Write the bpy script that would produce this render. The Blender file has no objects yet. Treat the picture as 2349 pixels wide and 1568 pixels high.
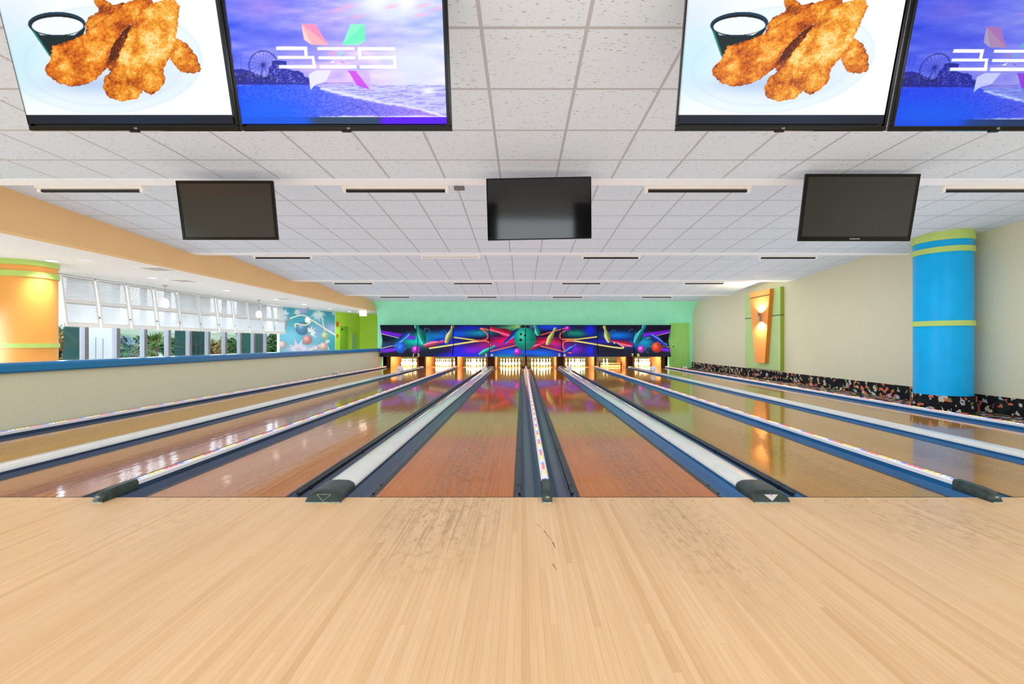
import bpy, bmesh, math, random
import numpy as np
from mathutils import Vector, Matrix

random.seed(7)
S = bpy.context.scene
C = S.collection
R = math.radians

# ------------------------------------------------------------------ camera, world, lights, exposure
F = 1010.0            # focal length in photo pixels (2349 wide)
VX, VY = 1197.0, 786.0   # vanishing point of the lanes in the photo
CH = 1.175            # camera height above the lanes
cam_d = bpy.data.cameras.new('camera')
cam_d.sensor_fit = 'HORIZONTAL'
cam_d.sensor_width = 36.0
cam_d.lens = F / 2349 * 36
cam_d.shift_x = -(VX - 1174.5) / 2349
cam_d.shift_y = (VY - 784.0) / 2349
cam_d.clip_start = 0.05
cam_d.clip_end = 300
cam = bpy.data.objects.new('camera', cam_d)
cam.location = (0, 0, CH)
cam.rotation_euler = (R(90), 0, 0)
C.objects.link(cam)
S.camera = cam

S.view_settings.view_transform = 'Standard'
S.view_settings.look = 'None'
S.view_settings.gamma = 1.0
S.view_settings.use_curve_mapping = False
S.view_settings.exposure = 1.12

world = bpy.data.worlds.new('world')
S.world = world
world.use_nodes = True
wb = world.node_tree.nodes['Background']
wb.inputs['Color'].default_value = (0.76, 0.93, 1.10, 1)
wb.inputs['Strength'].default_value = 4.0
S.cycles.max_bounces = 10
S.cycles.diffuse_bounces = 6
S.cycles.glossy_bounces = 4
S.cycles.transparent_max_bounces = 16
S.cycles.sample_clamp_indirect = 6.0
# soft ambient light of the bright, white-ceilinged hall
S.cycles.use_fast_gi = True
S.cycles.fast_gi_method = 'ADD'
S.cycles.ao_bounces_render = 3
world.light_settings.ao_factor = 0.255
world.light_settings.distance = 2.2


def lamp(name, kind, loc, energy, rot=(0, 0, 0), color=(1, 1, 1), **kw):
    d = bpy.data.lights.new(name, kind)
    d.energy = energy
    d.color = color
    for k, v in kw.items():
        setattr(d, k, v)
    o = bpy.data.objects.new(name, d)
    o.location = loc
    o.rotation_euler = rot
    C.objects.link(o)
    return o


# unseen fill lamp added behind the camera to brighten the hall
lamp('rear_fill_light', 'AREA', (0.5, -1.6, 2.9), 100, (R(30), 0, 0), (0.84, 0.96, 1.08), shape='RECTANGLE', size=9, size_y=2.5)


# ------------------------------------------------------------------ helpers
def tag(o, label=None, cat=None, group=None, kind=None):
    if label: o['label'] = label
    if cat: o['category'] = cat
    if group: o['group'] = group
    if kind: o['kind'] = kind
    return o


def empty(name, loc, label=None, cat=None, group=None, rot=(0, 0, 0)):
    o = bpy.data.objects.new(name, None)
    o.empty_display_size = 0.1
    o.location = loc
    o.rotation_euler = rot
    C.objects.link(o)
    return tag(o, label, cat, group)


class MB:
    """collects faces; build() links them as one mesh object"""
    def __init__(self, off=(0, 0, 0)):
        self.v, self.f, self.m, self.o = [], [], [], off

    def add(self, vs, fs, m=0):
        b = len(self.v)
        ox, oy, oz = self.o
        self.v += [(p[0] - ox, p[1] - oy, p[2] - oz) for p in vs]
        self.f += [tuple(i + b for i in q) for q in fs]
        self.m += [m] * len(fs)
        return self

    def quad(self, a, b, c, d, m=0):
        return self.add([a, b, c, d], [(0, 1, 2, 3)], m)

    def box(self, x0, x1, y0, y1, z0, z1, m=0):
        vs = [(x, y, z) for z in (z0, z1) for y in (y0, y1) for x in (x0, x1)]
        return self.add(vs, [(0, 2, 3, 1), (4, 5, 7, 6), (0, 1, 5, 4), (2, 6, 7, 3), (0, 4, 6, 2), (1, 3, 7, 5)], m)

    def prism(self, prof, a, b, axis='y', m=0, caps=True):
        """profile points extruded from a to b; axis y: profile is (x,z); axis x: (y,z); axis z: (x,y)"""
        n = len(prof)
        P = {'y': lambda p, t: (p[0], t, p[1]), 'x': lambda p, t: (t, p[0], p[1]), 'z': lambda p, t: (p[0], p[1], t)}[axis]
        vs = [P(p, a) for p in prof] + [P(p, b) for p in prof]
        fs = [(i, (i + 1) % n, n + (i + 1) % n, n + i) for i in range(n)]
        if caps:
            fs += [tuple(range(n - 1, -1, -1)), tuple(range(n, 2 * n))]
        return self.add(vs, fs, m)

    def loft(self, rings, closed=True, caps=True, m=0):
        n = len(rings[0])
        vs = [p for r in rings for p in r]
        fs = []
        for k in range(len(rings) - 1):
            for i in range(n if closed else n - 1):
                j = (i + 1) % n
                fs.append((k * n + i, k * n + j, (k + 1) * n + j, (k + 1) * n + i))
        if caps:
            fs += [tuple(range(n - 1, -1, -1)), tuple(range((len(rings) - 1) * n, len(rings) * n))]
        return self.add(vs, fs, m)

    def lathe(self, prof, c=(0, 0, 0), n=24, m=0, caps=True):
        rings = [[(c[0] + r * math.cos(2 * math.pi * i / n), c[1] + r * math.sin(2 * math.pi * i / n), c[2] + z) for i in range(n)] for r, z in prof]
        return self.loft(rings, True, caps, m)

    def tube(self, pts, r, n=8, m=0):
        pts = [Vector(p) for p in pts]
        rings = []
        for k, p in enumerate(pts):
            d = (pts[min(k + 1, len(pts) - 1)] - pts[max(k - 1, 0)]).normalized()
            u = d.cross(Vector((0, 0, 1)))
            if u.length < 1e-3: u = Vector((1, 0, 0))
            u.normalize()
            w = d.cross(u)
            rr = r[k] if isinstance(r, (list, tuple)) else r
            rings.append([tuple(p + (u * math.cos(2 * math.pi * i / n) + w * math.sin(2 * math.pi * i / n)) * rr) for i in range(n)])
        return self.loft(rings, True, True, m)

    def build(self, name, mats, parent=None, bevel=0, smooth=False, loc=None, seg=2):
        me = bpy.data.meshes.new(name)
        me.from_pydata(self.v, [], self.f)
        if not isinstance(mats, (list, tuple)): mats = [mats]
        for mt in mats: me.materials.append(mt)
        if len(mats) > 1:
            me.polygons.foreach_set('material_index', self.m)
        bm = bmesh.new()
        bm.from_mesh(me)
        bmesh.ops.recalc_face_normals(bm, faces=bm.faces)
        bm.to_mesh(me)
        bm.free()
        o = bpy.data.objects.new(name, me)
        C.objects.link(o)
        if loc: o.location = loc
        if parent: o.parent = parent
        if smooth:
            me.polygons.foreach_set('use_smooth', [True] * len(me.polygons))
            me.update()
            try:
                me.set_sharp_from_angle(angle=R(40))
            except Exception:
                pass
        if bevel:
            b = o.modifiers.new('bevel', 'BEVEL')
            b.width = bevel
            b.segments = seg
            b.limit_method = 'ANGLE'
            b.angle_limit = R(35)
        return o


def copy_tree(o, parent=None):
    c = o.copy()
    C.objects.link(c)
    c.parent = parent
    for ch in list(o.children):
        copy_tree(ch, c)
    return c


def struct(name, mb, mats, **kw):
    return tag(mb.build(name, mats, **kw), kind='structure')


def lin(c):
    """sRGB 0-255 triple to linear rgba"""
    out = []
    for v in c:
        v = v / 255.0
        out.append(v / 12.92 if v <= 0.04045 else ((v + 0.055) / 1.055) ** 2.4)
    return tuple(out) + (1.0,)


def proj(x, y, z):
    return VX + x * F / y, VY - (z - CH) * F / y


# ------------------------------------------------------------------ materials
class NT:
    def __init__(self, name):
        self.mat = bpy.data.materials.new(name)
        self.mat.use_nodes = True
        self.t = self.mat.node_tree
        self.b = self.t.nodes['Principled BSDF']

    def n(self, typ, **kw):
        nd = self.t.nodes.new(typ)
        for k, v in kw.items():
            if k.startswith('_'):
                nd.inputs[k[1:].replace('_', ' ')].default_value = v
            else:
                setattr(nd, k, v)
        return nd

    def link(self, a, b):
        self.t.links.new(a, b)

    def math(self, op, a, b=None, c=None, clamp=False):
        nd = self.n('ShaderNodeMath', operation=op, use_clamp=clamp)
        for i, x in enumerate((a, b, c)):
            if x is None: continue
            if isinstance(x, (int, float)): nd.inputs[i].default_value = x
            else: self.link(x, nd.inputs[i])
        return nd.outputs[0]

    def mix(self, fac, a, b, blend='MIX'):
        nd = self.n('ShaderNodeMix', data_type='RGBA', blend_type=blend)
        for s, x in ((nd.inputs[0], fac), (nd.inputs[6], a), (nd.inputs[7], b)):
            if isinstance(x, (int, float)): s.default_value = x
            elif isinstance(x, tuple): s.default_value = x
            else: self.link(x, s)
        return nd.outputs[2]

    def coords(self, scale=None):
        tc = self.n('ShaderNodeTexCoord')
        if scale is None: return tc.outputs['Object']
        mp = self.n('ShaderNodeMapping')
        mp.inputs['Scale'].default_value = scale
        self.link(tc.outputs['Object'], mp.inputs['Vector'])
        return mp.outputs['Vector']

    def noise(self, vec, scale, detail=3.0, rough=0.55):
        nd = self.n('ShaderNodeTexNoise', _Scale=scale, _Detail=detail, _Roughness=rough)
        self.link(vec, nd.inputs['Vector'])
        return nd.outputs['Fac']

    def ramp(self, fac, stops, interp='LINEAR'):
        nd = self.n('ShaderNodeValToRGB')
        cr = nd.color_ramp
        cr.interpolation = interp
        while len(cr.elements) < len(stops): cr.elements.new(0.5)
        for e, (p, c) in zip(cr.elements, stops):
            e.position = p
            e.color = c
        self.link(fac, nd.inputs['Fac'])
        return nd.outputs['Color']

    def bump(self, h, strength=0.2, dist=0.01):
        nd = self.n('ShaderNodeBump', _Strength=strength, _Distance=dist)
        self.link(h, nd.inputs['Height'])
        self.link(nd.outputs['Normal'], self.b.inputs['Normal'])

    def base(self, c):
        if isinstance(c, tuple): self.b.inputs['Base Color'].default_value = c
        else: self.link(c, self.b.inputs['Base Color'])

    def set(self, **kw):
        for k, v in kw.items():
            self.b.inputs[k.replace('_', ' ')].default_value = v
        return self


def plain(name, rgb, rough=0.5, metal=0.0, var=0.05, scale=6.0, spec=0.5, bump=0.0, coat=0.0):
    k = NT(name)
    c = lin(rgb)
    f = k.noise(k.coords(), scale, 4)
    lo = tuple(x * (1 - var) for x in c[:3]) + (1,)
    hi = tuple(min(1, x * (1 + var)) for x in c[:3]) + (1,)
    k.base(k.ramp(f, [(0.3, lo), (0.7, hi)]))
    k.set(Roughness=rough, Metallic=metal)
    k.b.inputs['Specular IOR Level'].default_value = spec
    if coat: k.b.inputs['Coat Weight'].default_value = coat
    if bump:
        k.bump(k.noise(k.coords(), 220, 2), bump, 0.002)
    return k.mat


def emit(name, rgb, strength):
    k = NT(name)
    k.base(lin(rgb))
    k.b.inputs['Emission Color'].default_value = lin(rgb)
    k.b.inputs['Emission Strength'].default_value = strength
    return k.mat


def boards(name, tones, width, length, rough, gap, seam=0.5, grain=0.25, stains=None, coat=0.0, wav=0.0, spec=0.5):
    """narrow boards that run along y; tones are sRGB board colours"""
    k = NT(name)
    co = k.coords()
    sep = k.n('ShaderNodeSeparateXYZ')
    k.link(co, sep.inputs[0])
    fx = k.math('DIVIDE', sep.outputs[0], width)
    row = k.math('FLOOR', fx)
    w1 = k.n('ShaderNodeTexWhiteNoise', noise_dimensions='1D')
    k.link(row, w1.inputs['W'])
    yy = k.math('MULTIPLY_ADD', w1.outputs['Value'], 7.3, k.math('DIVIDE', sep.outputs[1], length))
    comb = k.n('ShaderNodeCombineXYZ')
    k.link(row, comb.inputs[0])
    k.link(k.math('FLOOR', yy), comb.inputs[1])
    w2 = k.n('ShaderNodeTexWhiteNoise', noise_dimensions='2D')
    k.link(comb.outputs[0], w2.inputs['Vector'])
    st = [(i / (len(tones) - 1), lin(t)) for i, t in enumerate(tones)]
    col = k.ramp(w2.outputs['Value'], st)
    def edge(v, size):
        f = k.math('FRACT', v)
        return k.math('LESS_THAN', k.math('MULTIPLY', k.math('MINIMUM', f, k.math('SUBTRACT', 1.0, f)), size), gap)
    seam_fac = k.math('MAXIMUM', edge(fx, width), edge(yy, length))
    g = k.noise(k.coords((60, 1.6, 1)), 1.0, 6, 0.7)
    gr = k.ramp(g, [(0.3, (1 - grain, 1 - grain * 1.1, 1 - grain * 1.2, 1)), (0.65, (1, 1, 1, 1))])
    col = k.mix(1.0, col, gr, 'MULTIPLY')
    big = k.ramp(k.noise(k.coords((1, 0.35, 1)), 1.3, 3), [(0.35, (0.93, 0.92, 0.90, 1)), (0.65, (1, 1, 1, 1))])
    col = k.mix(1.0, col, big, 'MULTIPLY')
    if stains:                      # worn grey patches: (x, y, half width x, half width y, amount)
        for (sx, sy, wx, wy, am) in stains:
            dx = k.math('DIVIDE', k.math('SUBTRACT', sep.outputs[0], sx), wx)
            dy = k.math('DIVIDE', k.math('SUBTRACT', sep.outputs[1], sy), wy)
            r2 = k.math('ADD', k.math('MULTIPLY', dx, dx), k.math('MULTIPLY', dy, dy))
            fall = k.math('SUBTRACT', 1.0, r2, clamp=True)
            blot = k.ramp(k.noise(k.coords((14, 7, 1)), 1.6, 5, 0.7), [(0.48, (0, 0, 0, 1)), (0.66, (1, 1, 1, 1))])
            lines = k.ramp(k.noise(k.coords((70, 1.2, 1)), 1.0, 4, 0.6), [(0.5, (0, 0, 0, 1)), (0.68, (1, 1, 1, 1))])
            both = k.math('MAXIMUM', blot, lines)
            col = k.mix(k.math('MULTIPLY', k.math('MULTIPLY', fall, both), am), col, lin((92, 70, 50)))
    seamf = k.math('MULTIPLY', seam_fac, seam)
    col = k.mix(seamf, col, lin((70, 40, 22)))
    k.base(col)
    k.set(Roughness=rough)
    k.b.inputs['Specular IOR Level'].default_value = spec
    if coat:
        k.b.inputs['Coat Weight'].default_value = coat
        k.b.inputs['Coat Roughness'].default_value = 0.03
    if wav:
        k.bump(k.noise(k.coords((5, 1.1, 1)), 2.2, 2, 0.5), wav, 0.02)
    return k.mat


M = {}
M['maple'] = boards('maple_boards', [(203, 164, 120), (213, 176, 134), (216, 180, 140), (214, 177, 135), (211, 173, 130), (216, 181, 141), (213, 176, 134), (209, 171, 128)],
                    0.030, 1.9, 0.36, 0.0006, 0.3, 0.12,
                    stains=[(-0.55, 3.0, 0.5, 0.95, 0.55), (1.05, 2.8, 0.4, 1.0, 0.4), (2.75, 3.0, 0.7, 0.8, 0.4), (-2.4, 2.8, 0.6, 0.7, 0.2)], spec=0.35)
LANE_REFLECT_T = {  # boards share one finish; reflected room colour is put into each lane's tint
    'brown': [(170, 92, 14), (186, 106, 22), (177, 98, 17)],
    'rose': [(164, 108, 74), (180, 122, 84), (171, 114, 78)],
    'ochre': [(172, 118, 4), (186, 132, 8), (178, 124, 6)],
    'tan': [(158, 112, 56), (174, 127, 66), (166, 119, 60)],
}
for kx, tones in LANE_REFLECT_T.items():
    M['lane_' + kx] = boards('lane_boards_' + kx, tones, 0.0275, 4.2, 0.07, 0.0008, 0.55, 0.22,
                             stains=[(0.04, 0.3, 0.36, 3.2, 0.85 if kx == 'brown' else 0.5)], wav=0.022 if kx != 'rose' else 0.07, spec=0.18 if kx == 'ochre' else 0.32)


def ceiling_tile():
    k = NT('acoustic_tile')
    co = k.coords()
    sep = k.n('ShaderNodeSeparateXYZ')
    k.link(co, sep.inputs[0])
    T = 0.61
    lines = None
    for ax, off in ((0, -0.234), (1, 2.531)):
        fr = k.math('FRACT', k.math('ADD', k.math('DIVIDE', k.math('SUBTRACT', sep.outputs[ax], off), T), 40.5))
        dist = k.math('MULTIPLY', k.math('ABSOLUTE', k.math('SUBTRACT', fr, 0.5)), T)
        ln = k.math('LESS_THAN', dist, 0.0115)
        lines = ln if lines is None else k.math('MAXIMUM', lines, ln)
    sp = k.noise(k.coords((34, 95, 34)), 1.0, 2.0, 0.5)
    pits = k.ramp(sp, [(0.29, lin((146, 150, 156))), (0.36, lin((205, 219, 234)))])
    fine = k.ramp(k.noise(k.coords(), 160, 2), [(0.3, (0.94, 0.94, 0.94, 1)), (0.7, (1, 1, 1, 1))])
    tile = k.mix(1.0, pits, fine, 'MULTIPLY')
    col = k.mix(lines, tile, lin((172, 178, 186)))
    k.base(col)
    k.set(Roughness=0.85)
    k.link(k.math('MULTIPLY_ADD', lines, -0.45, 0.85), k.b.inputs['Roughness'])
    h = k.math('SUBTRACT', 1.0, k.math('MULTIPLY', lines, 0.9))
    k.bump(h, 0.5, 0.006)
    return k.mat


M['tile'] = ceiling_tile()
M['white_trim'] = plain('white_trim', (236, 242, 250), 0.45, var=0.02)
M['stipple'] = plain('stippled_ceiling', (232, 232, 232), 0.9, var=0.10, scale=46, bump=0.5)
M['fascia'] = plain('tan_orange_paint', (226, 188, 136), 0.75, var=0.02, scale=2)
M['wall_tan'] = plain('sage_wallpaper', (212, 210, 184), 0.8, var=0.035, scale=28)
M['wall_half'] = plain('sage_wallpaper_low', (204, 206, 182), 0.8, var=0.035, scale=28)
M['wall_green'] = plain('mint_green_paint', (164, 250, 212), 0.75, var=0.04, scale=3)
M['wall_lime'] = plain('lime_paint', (186, 230, 76), 0.75, var=0.03, scale=2)
M['door_green'] = plain('door_green_paint', (160, 218, 116), 0.55, var=0.06, scale=4)
M['cap_blue'] = plain('blue_laminate', (22, 112, 166), 0.22, var=0.05)
M['gutter'] = plain('gutter_plastic', (52, 68, 92), 0.24, var=0.08, scale=3)
M['gutter_blue'] = plain('gutter_plastic_blue', (34, 92, 142), 0.24, var=0.08, scale=3)
M['black'] = plain('black_plastic', (24, 26, 30), 0.35)
M['black_gloss'] = plain('gloss_black_bezel', (5, 5, 7), 0.15, spec=0.35)
M['grey_dark'] = plain('dark_underfloor', (40, 36, 34), 0.8)
M['capping'] = plain('capping_plastic', (206, 208, 206), 0.16, var=0.05, scale=5, coat=0.5)
M['end_green'] = plain('scuffed_green_black', (42, 56, 54), 0.35, var=0.5, scale=22)
M['scuff'] = plain('pale_scuffed_edge', (168, 176, 158), 0.5, var=0.3, scale=40)
M['silver_mark'] = plain('silver_mark', (196, 196, 198), 0.45, var=0.1)
M['red_dot'] = plain('red_dot', (200, 60, 40), 0.4)
M['pin_white'] = plain('pin_white', (250, 246, 232), 0.25, var=0.02)
M['pin_red'] = plain('pin_red', (200, 40, 40), 0.3)
M['kick'] = plain('kickback_board', (164, 96, 50), 0.5, var=0.25, scale=5)
M['kick_dark'] = plain('kickback_dark', (84, 38, 20), 0.5, var=0.25, scale=5)
M['pit'] = plain('pit_curtain', (64, 66, 34), 0.8, var=0.5, scale=9)
M['pit_dark'] = plain('pit_dark', (44, 40, 26), 0.8, var=0.3, scale=9)
M['blue_col'] = plain('blue_column_paint', (0, 172, 242), 0.32, var=0.06, scale=3, spec=0.3)
M['orange_col'] = plain('orange_column_paint', (240, 168, 84), 0.45, var=0.03, scale=3)
M['band_green'] = plain('lime_band', (184, 212, 116), 0.5, var=0.04)
M['panel_green'] = plain('panel_green', (176, 208, 146), 0.6, var=0.03, scale=2)
M['panel_edge'] = plain('panel_edge_green', (146, 164, 50), 0.6)
M['panel_orange'] = plain('panel_orange', (240, 160, 90), 0.6, var=0.03, scale=2)
M['panel_orange_edge'] = plain('panel_orange_edge', (206, 120, 30), 0.6)
M['groove'] = plain('dark_groove', (30, 28, 24), 0.7)
M['chrome'] = plain('chrome', (200, 200, 205), 0.12, metal=1.0)
M['mullion'] = plain('aluminium_frame', (114, 112, 116), 0.4, var=0.05)
M['shutter'] = plain('shutter_white', (224, 224, 224), 0.5, var=0.03)
M['latch'] = plain('dark_latch', (60, 66, 64), 0.5)
M['teal_pier'] = plain('teal_pier_paint', (12, 40, 34), 0.6, var=0.08, spec=0.08)
M['white_pier'] = plain('white_pier_paint', (172, 172, 174), 0.7, var=0.02)
M['housing'] = plain('lamp_housing_white', (232, 232, 230), 0.4)
M['tube_black'] = plain('blacklight_tube', (20, 18, 24), 0.25)
M['off_white'] = plain('off_white_plastic', (222, 222, 226), 0.35)
M['screen_off'] = plain('dark_screen', (38, 39, 45), 0.10, var=0.03, spec=0.7)
M['screen_black'] = plain('black_screen', (14, 14, 15), 0.09, var=0.03, spec=0.7)
M['can_glow'] = emit('downlight_glow', (255, 252, 245), 3.0)
M['bulb_glow'] = emit('sconce_glow', (255, 226, 170), 9.0)
M['globe_glow'] = emit('frosted_globe_glow', (255, 250, 244), 0.18)
M['exit_glow'] = emit('exit_sign_glow', (255, 240, 222), 0.8)
M['exit_red'] = emit('exit_letter_glow', (255, 196, 150), 0.9)
M['sweep_glow'] = plain('sweep_board', (250, 236, 205), 0.4)
M['number'] = plain('yellow_number', (240, 240, 120), 0.5)
M['logo_grey'] = plain('logo_grey', (190, 190, 192), 0.4)
M['alarm_red'] = plain('alarm_red', (206, 84, 40), 0.5)
M['door_glass'] = plain('pale_door', (150, 206, 150), 0.3)
M['leaf_a'] = plain('leaf_green', (42, 66, 12), 0.7, var=0.6, scale=1.2, spec=0.1)
M['leaf_b'] = plain('leaf_dark_green', (22, 44, 10), 0.7, var=0.6, scale=1.2, spec=0.1)
M['leaf_c'] = plain('leaf_rusty', (74, 58, 22), 0.7, var=0.4, scale=1.2, spec=0.1)
M['palm'] = plain('palm_green', (48, 66, 14), 0.5, var=0.5, scale=3, spec=0.15)
M['palm_blue'] = plain('palm_blue_green', (34, 62, 66), 0.5, var=0.4, scale=3, spec=0.15)
M['bark'] = plain('bark', (60, 46, 34), 0.9, spec=0.1)
M['grass'] = plain('ground_green', (44, 60, 20), 0.9, var=0.4, scale=0.6, spec=0.1)
M['roof'] = plain('pale_roof', (62, 78, 78), 0.7)


def carpet_mat():
    k = NT('confetti_carpet')
    co = k.coords((1, 1, 1))
    vo = k.n('ShaderNodeTexVoronoi', distance='CHEBYCHEV', _Scale=17.0)
    vo.inputs['Randomness'].default_value = 1.0
    nz = k.n('ShaderNodeTexNoise', _Scale=5.0, _Detail=2.0)
    k.link(co, nz.inputs['Vector'])
    warp = k.mix(0.12, co, nz.outputs['Color'])
    k.link(warp, vo.inputs['Vector'])
    sepc = k.n('ShaderNodeSeparateColor')
    k.link(vo.outputs['Color'], sepc.inputs[0])
    dark = lin((16, 18, 26))
    col = k.ramp(sepc.outputs[0], [(0.0, dark), (0.42, lin((22, 30, 40))), (0.52, lin((206, 110, 82))), (0.64, dark), (0.70, lin((196, 190, 160))), (0.80, lin((24, 40, 34))),
                                   (0.88, lin((120, 130, 70))), (0.93, lin((176, 182, 196)))], 'CONSTANT')
    edge = k.math('LESS_THAN', vo.outputs['Distance'], 0.62)
    col = k.mix(edge, dark, col)
    k.base(col)
    k.set(Roughness=0.95)
    k.bump(k.noise(k.coords(), 300, 2), 0.4, 0.004)
    return k.mat


M['carpet'] = carpet_mat()


def led_mat():
    """row of small lit diodes in groups of red, white-blue and yellow along y"""
    k = NT('led_row')
    co = k.coords()
    sep = k.n('ShaderNodeSeparateXYZ')
    k.link(co, sep.inputs[0])
    g = k.math('FRACT', k.math('ADD', k.math('DIVIDE', sep.outputs[1], 0.48), 50.0))
    col = k.ramp(g, [(0.0, lin((255, 46, 40))), (0.32, lin((70, 84, 255))), (0.5, lin((190, 200, 255))), (0.66, lin((255, 188, 20)))], 'CONSTANT')
    d = k.math('FRACT', k.math('ADD', k.math('DIVIDE', sep.outputs[1], 0.053333), 50.0))
    dot = k.math('LESS_THAN', k.math('ABSOLUTE', k.math('SUBTRACT', d, 0.5)), 0.27)
    between = k.mix(0.35, lin((196, 190, 206)), col)
    col = k.mix(dot, between, col)
    k.base(col)
    k.link(col, k.b.inputs['Emission Color'])
    k.link(k.math('MULTIPLY_ADD', dot, 0.95, 0.05), k.b.inputs['Emission Strength'])
    k.set(Roughness=0.3)
    return k.mat


M['led'] = led_mat()
M['led_cover'] = plain('frosted_led_cover', (222, 222, 228), 0.25, var=0.03)


def glass_mat():
    k = NT('window_glass')
    t = k.t
    tr = t.nodes.new('ShaderNodeBsdfTransparent')
    gl = t.nodes.new('ShaderNodeBsdfGlossy')
    gl.inputs['Roughness'].default_value = 0.02
    mx = t.nodes.new('ShaderNodeMixShader')
    lwt = t.nodes.new('ShaderNodeLayerWeight')
    pw = k.math('MULTIPLY_ADD', k.math('POWER', lwt.outputs['Facing'], 5.0), 0.35, 0.02)
    t.links.new(pw, mx.inputs[0])
    t.links.new(tr.outputs[0], mx.inputs[1])
    t.links.new(gl.outputs[0], mx.inputs[2])
    out = [n for n in t.nodes if n.type == 'OUTPUT_MATERIAL'][0]
    t.links.new(mx.outputs[0], out.inputs['Surface'])
    return k.mat


M['glass'] = glass_mat()


def art_mat(name, strength=0.0, rough=0.4):
    """shows the picture stored as point colours on the mesh"""
    k = NT(name)
    at = k.n('ShaderNodeAttribute', attribute_name='picture')
    if strength:
        k.base((0.01, 0.01, 0.01, 1))
        k.link(at.outputs['Color'], k.b.inputs['Emission Color'])
        k.b.inputs['Emission Strength'].default_value = strength
    else:
        k.base(at.outputs['Color'])
    k.set(Roughness=rough)
    if strength: k.b.inputs['Specular IOR Level'].default_value = 0.12
    return k.mat


M['screen_lit'] = art_mat('lit_screen', 0.47, 0.25)
M['mask_art'] = art_mat('printed_mask_art', 0.0, 0.45)
M['mural_art'] = art_mat('printed_mural', 0.0, 0.6)


# ------------------------------------------------------------------ picture painting (numpy)
def h2(xi, yi, seed):
    v = np.sin(xi * 127.1 + yi * 311.7 + seed * 74.7) * 43758.5453
    return v - np.floor(v)


def vnoise(x, y, seed=0):
    xi, yi = np.floor(x), np.floor(y)
    fx, fy = x - xi, y - yi
    fx, fy = fx * fx * (3 - 2 * fx), fy * fy * (3 - 2 * fy)
    a, b = h2(xi, yi, seed), h2(xi + 1, yi, seed)
    c, d = h2(xi, yi + 1, seed), h2(xi + 1, yi + 1, seed)
    return (a * (1 - fx) + b * fx) * (1 - fy) + (c * (1 - fx) + d * fx) * fy


def fbm(x, y, seed=0, o=4):
    s, a, t = 0, 0.5, 0
    for i in range(o):
        s = s + a * vnoise(x * 2 ** i, y * 2 ** i, seed + i)
        t += a
        a *= 0.55
    return s / t


def sst(e0, e1, x):
    t = np.clip((x - e0) / (e1 - e0 + 1e-9), 0, 1)
    return t * t * (3 - 2 * t)


def smooth(pts, n=8):
    out = []
    P = [pts[0]] + list(pts) + [pts[-1]]
    for i in range(1, len(P) - 2):
        p0, p1, p2, p3 = P[i - 1], P[i], P[i + 1], P[i + 2]
        for k in range(n):
            t = k / n
            out.append(tuple(0.5 * (2 * b + (c - a) * t + (2 * a - 5 * b + 4 * c - d) * t * t + (3 * b - a - 3 * c + d) * t ** 3) for a, b, c, d in zip(p0, p1, p2, p3)))
    return out + [pts[-1]]


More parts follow.
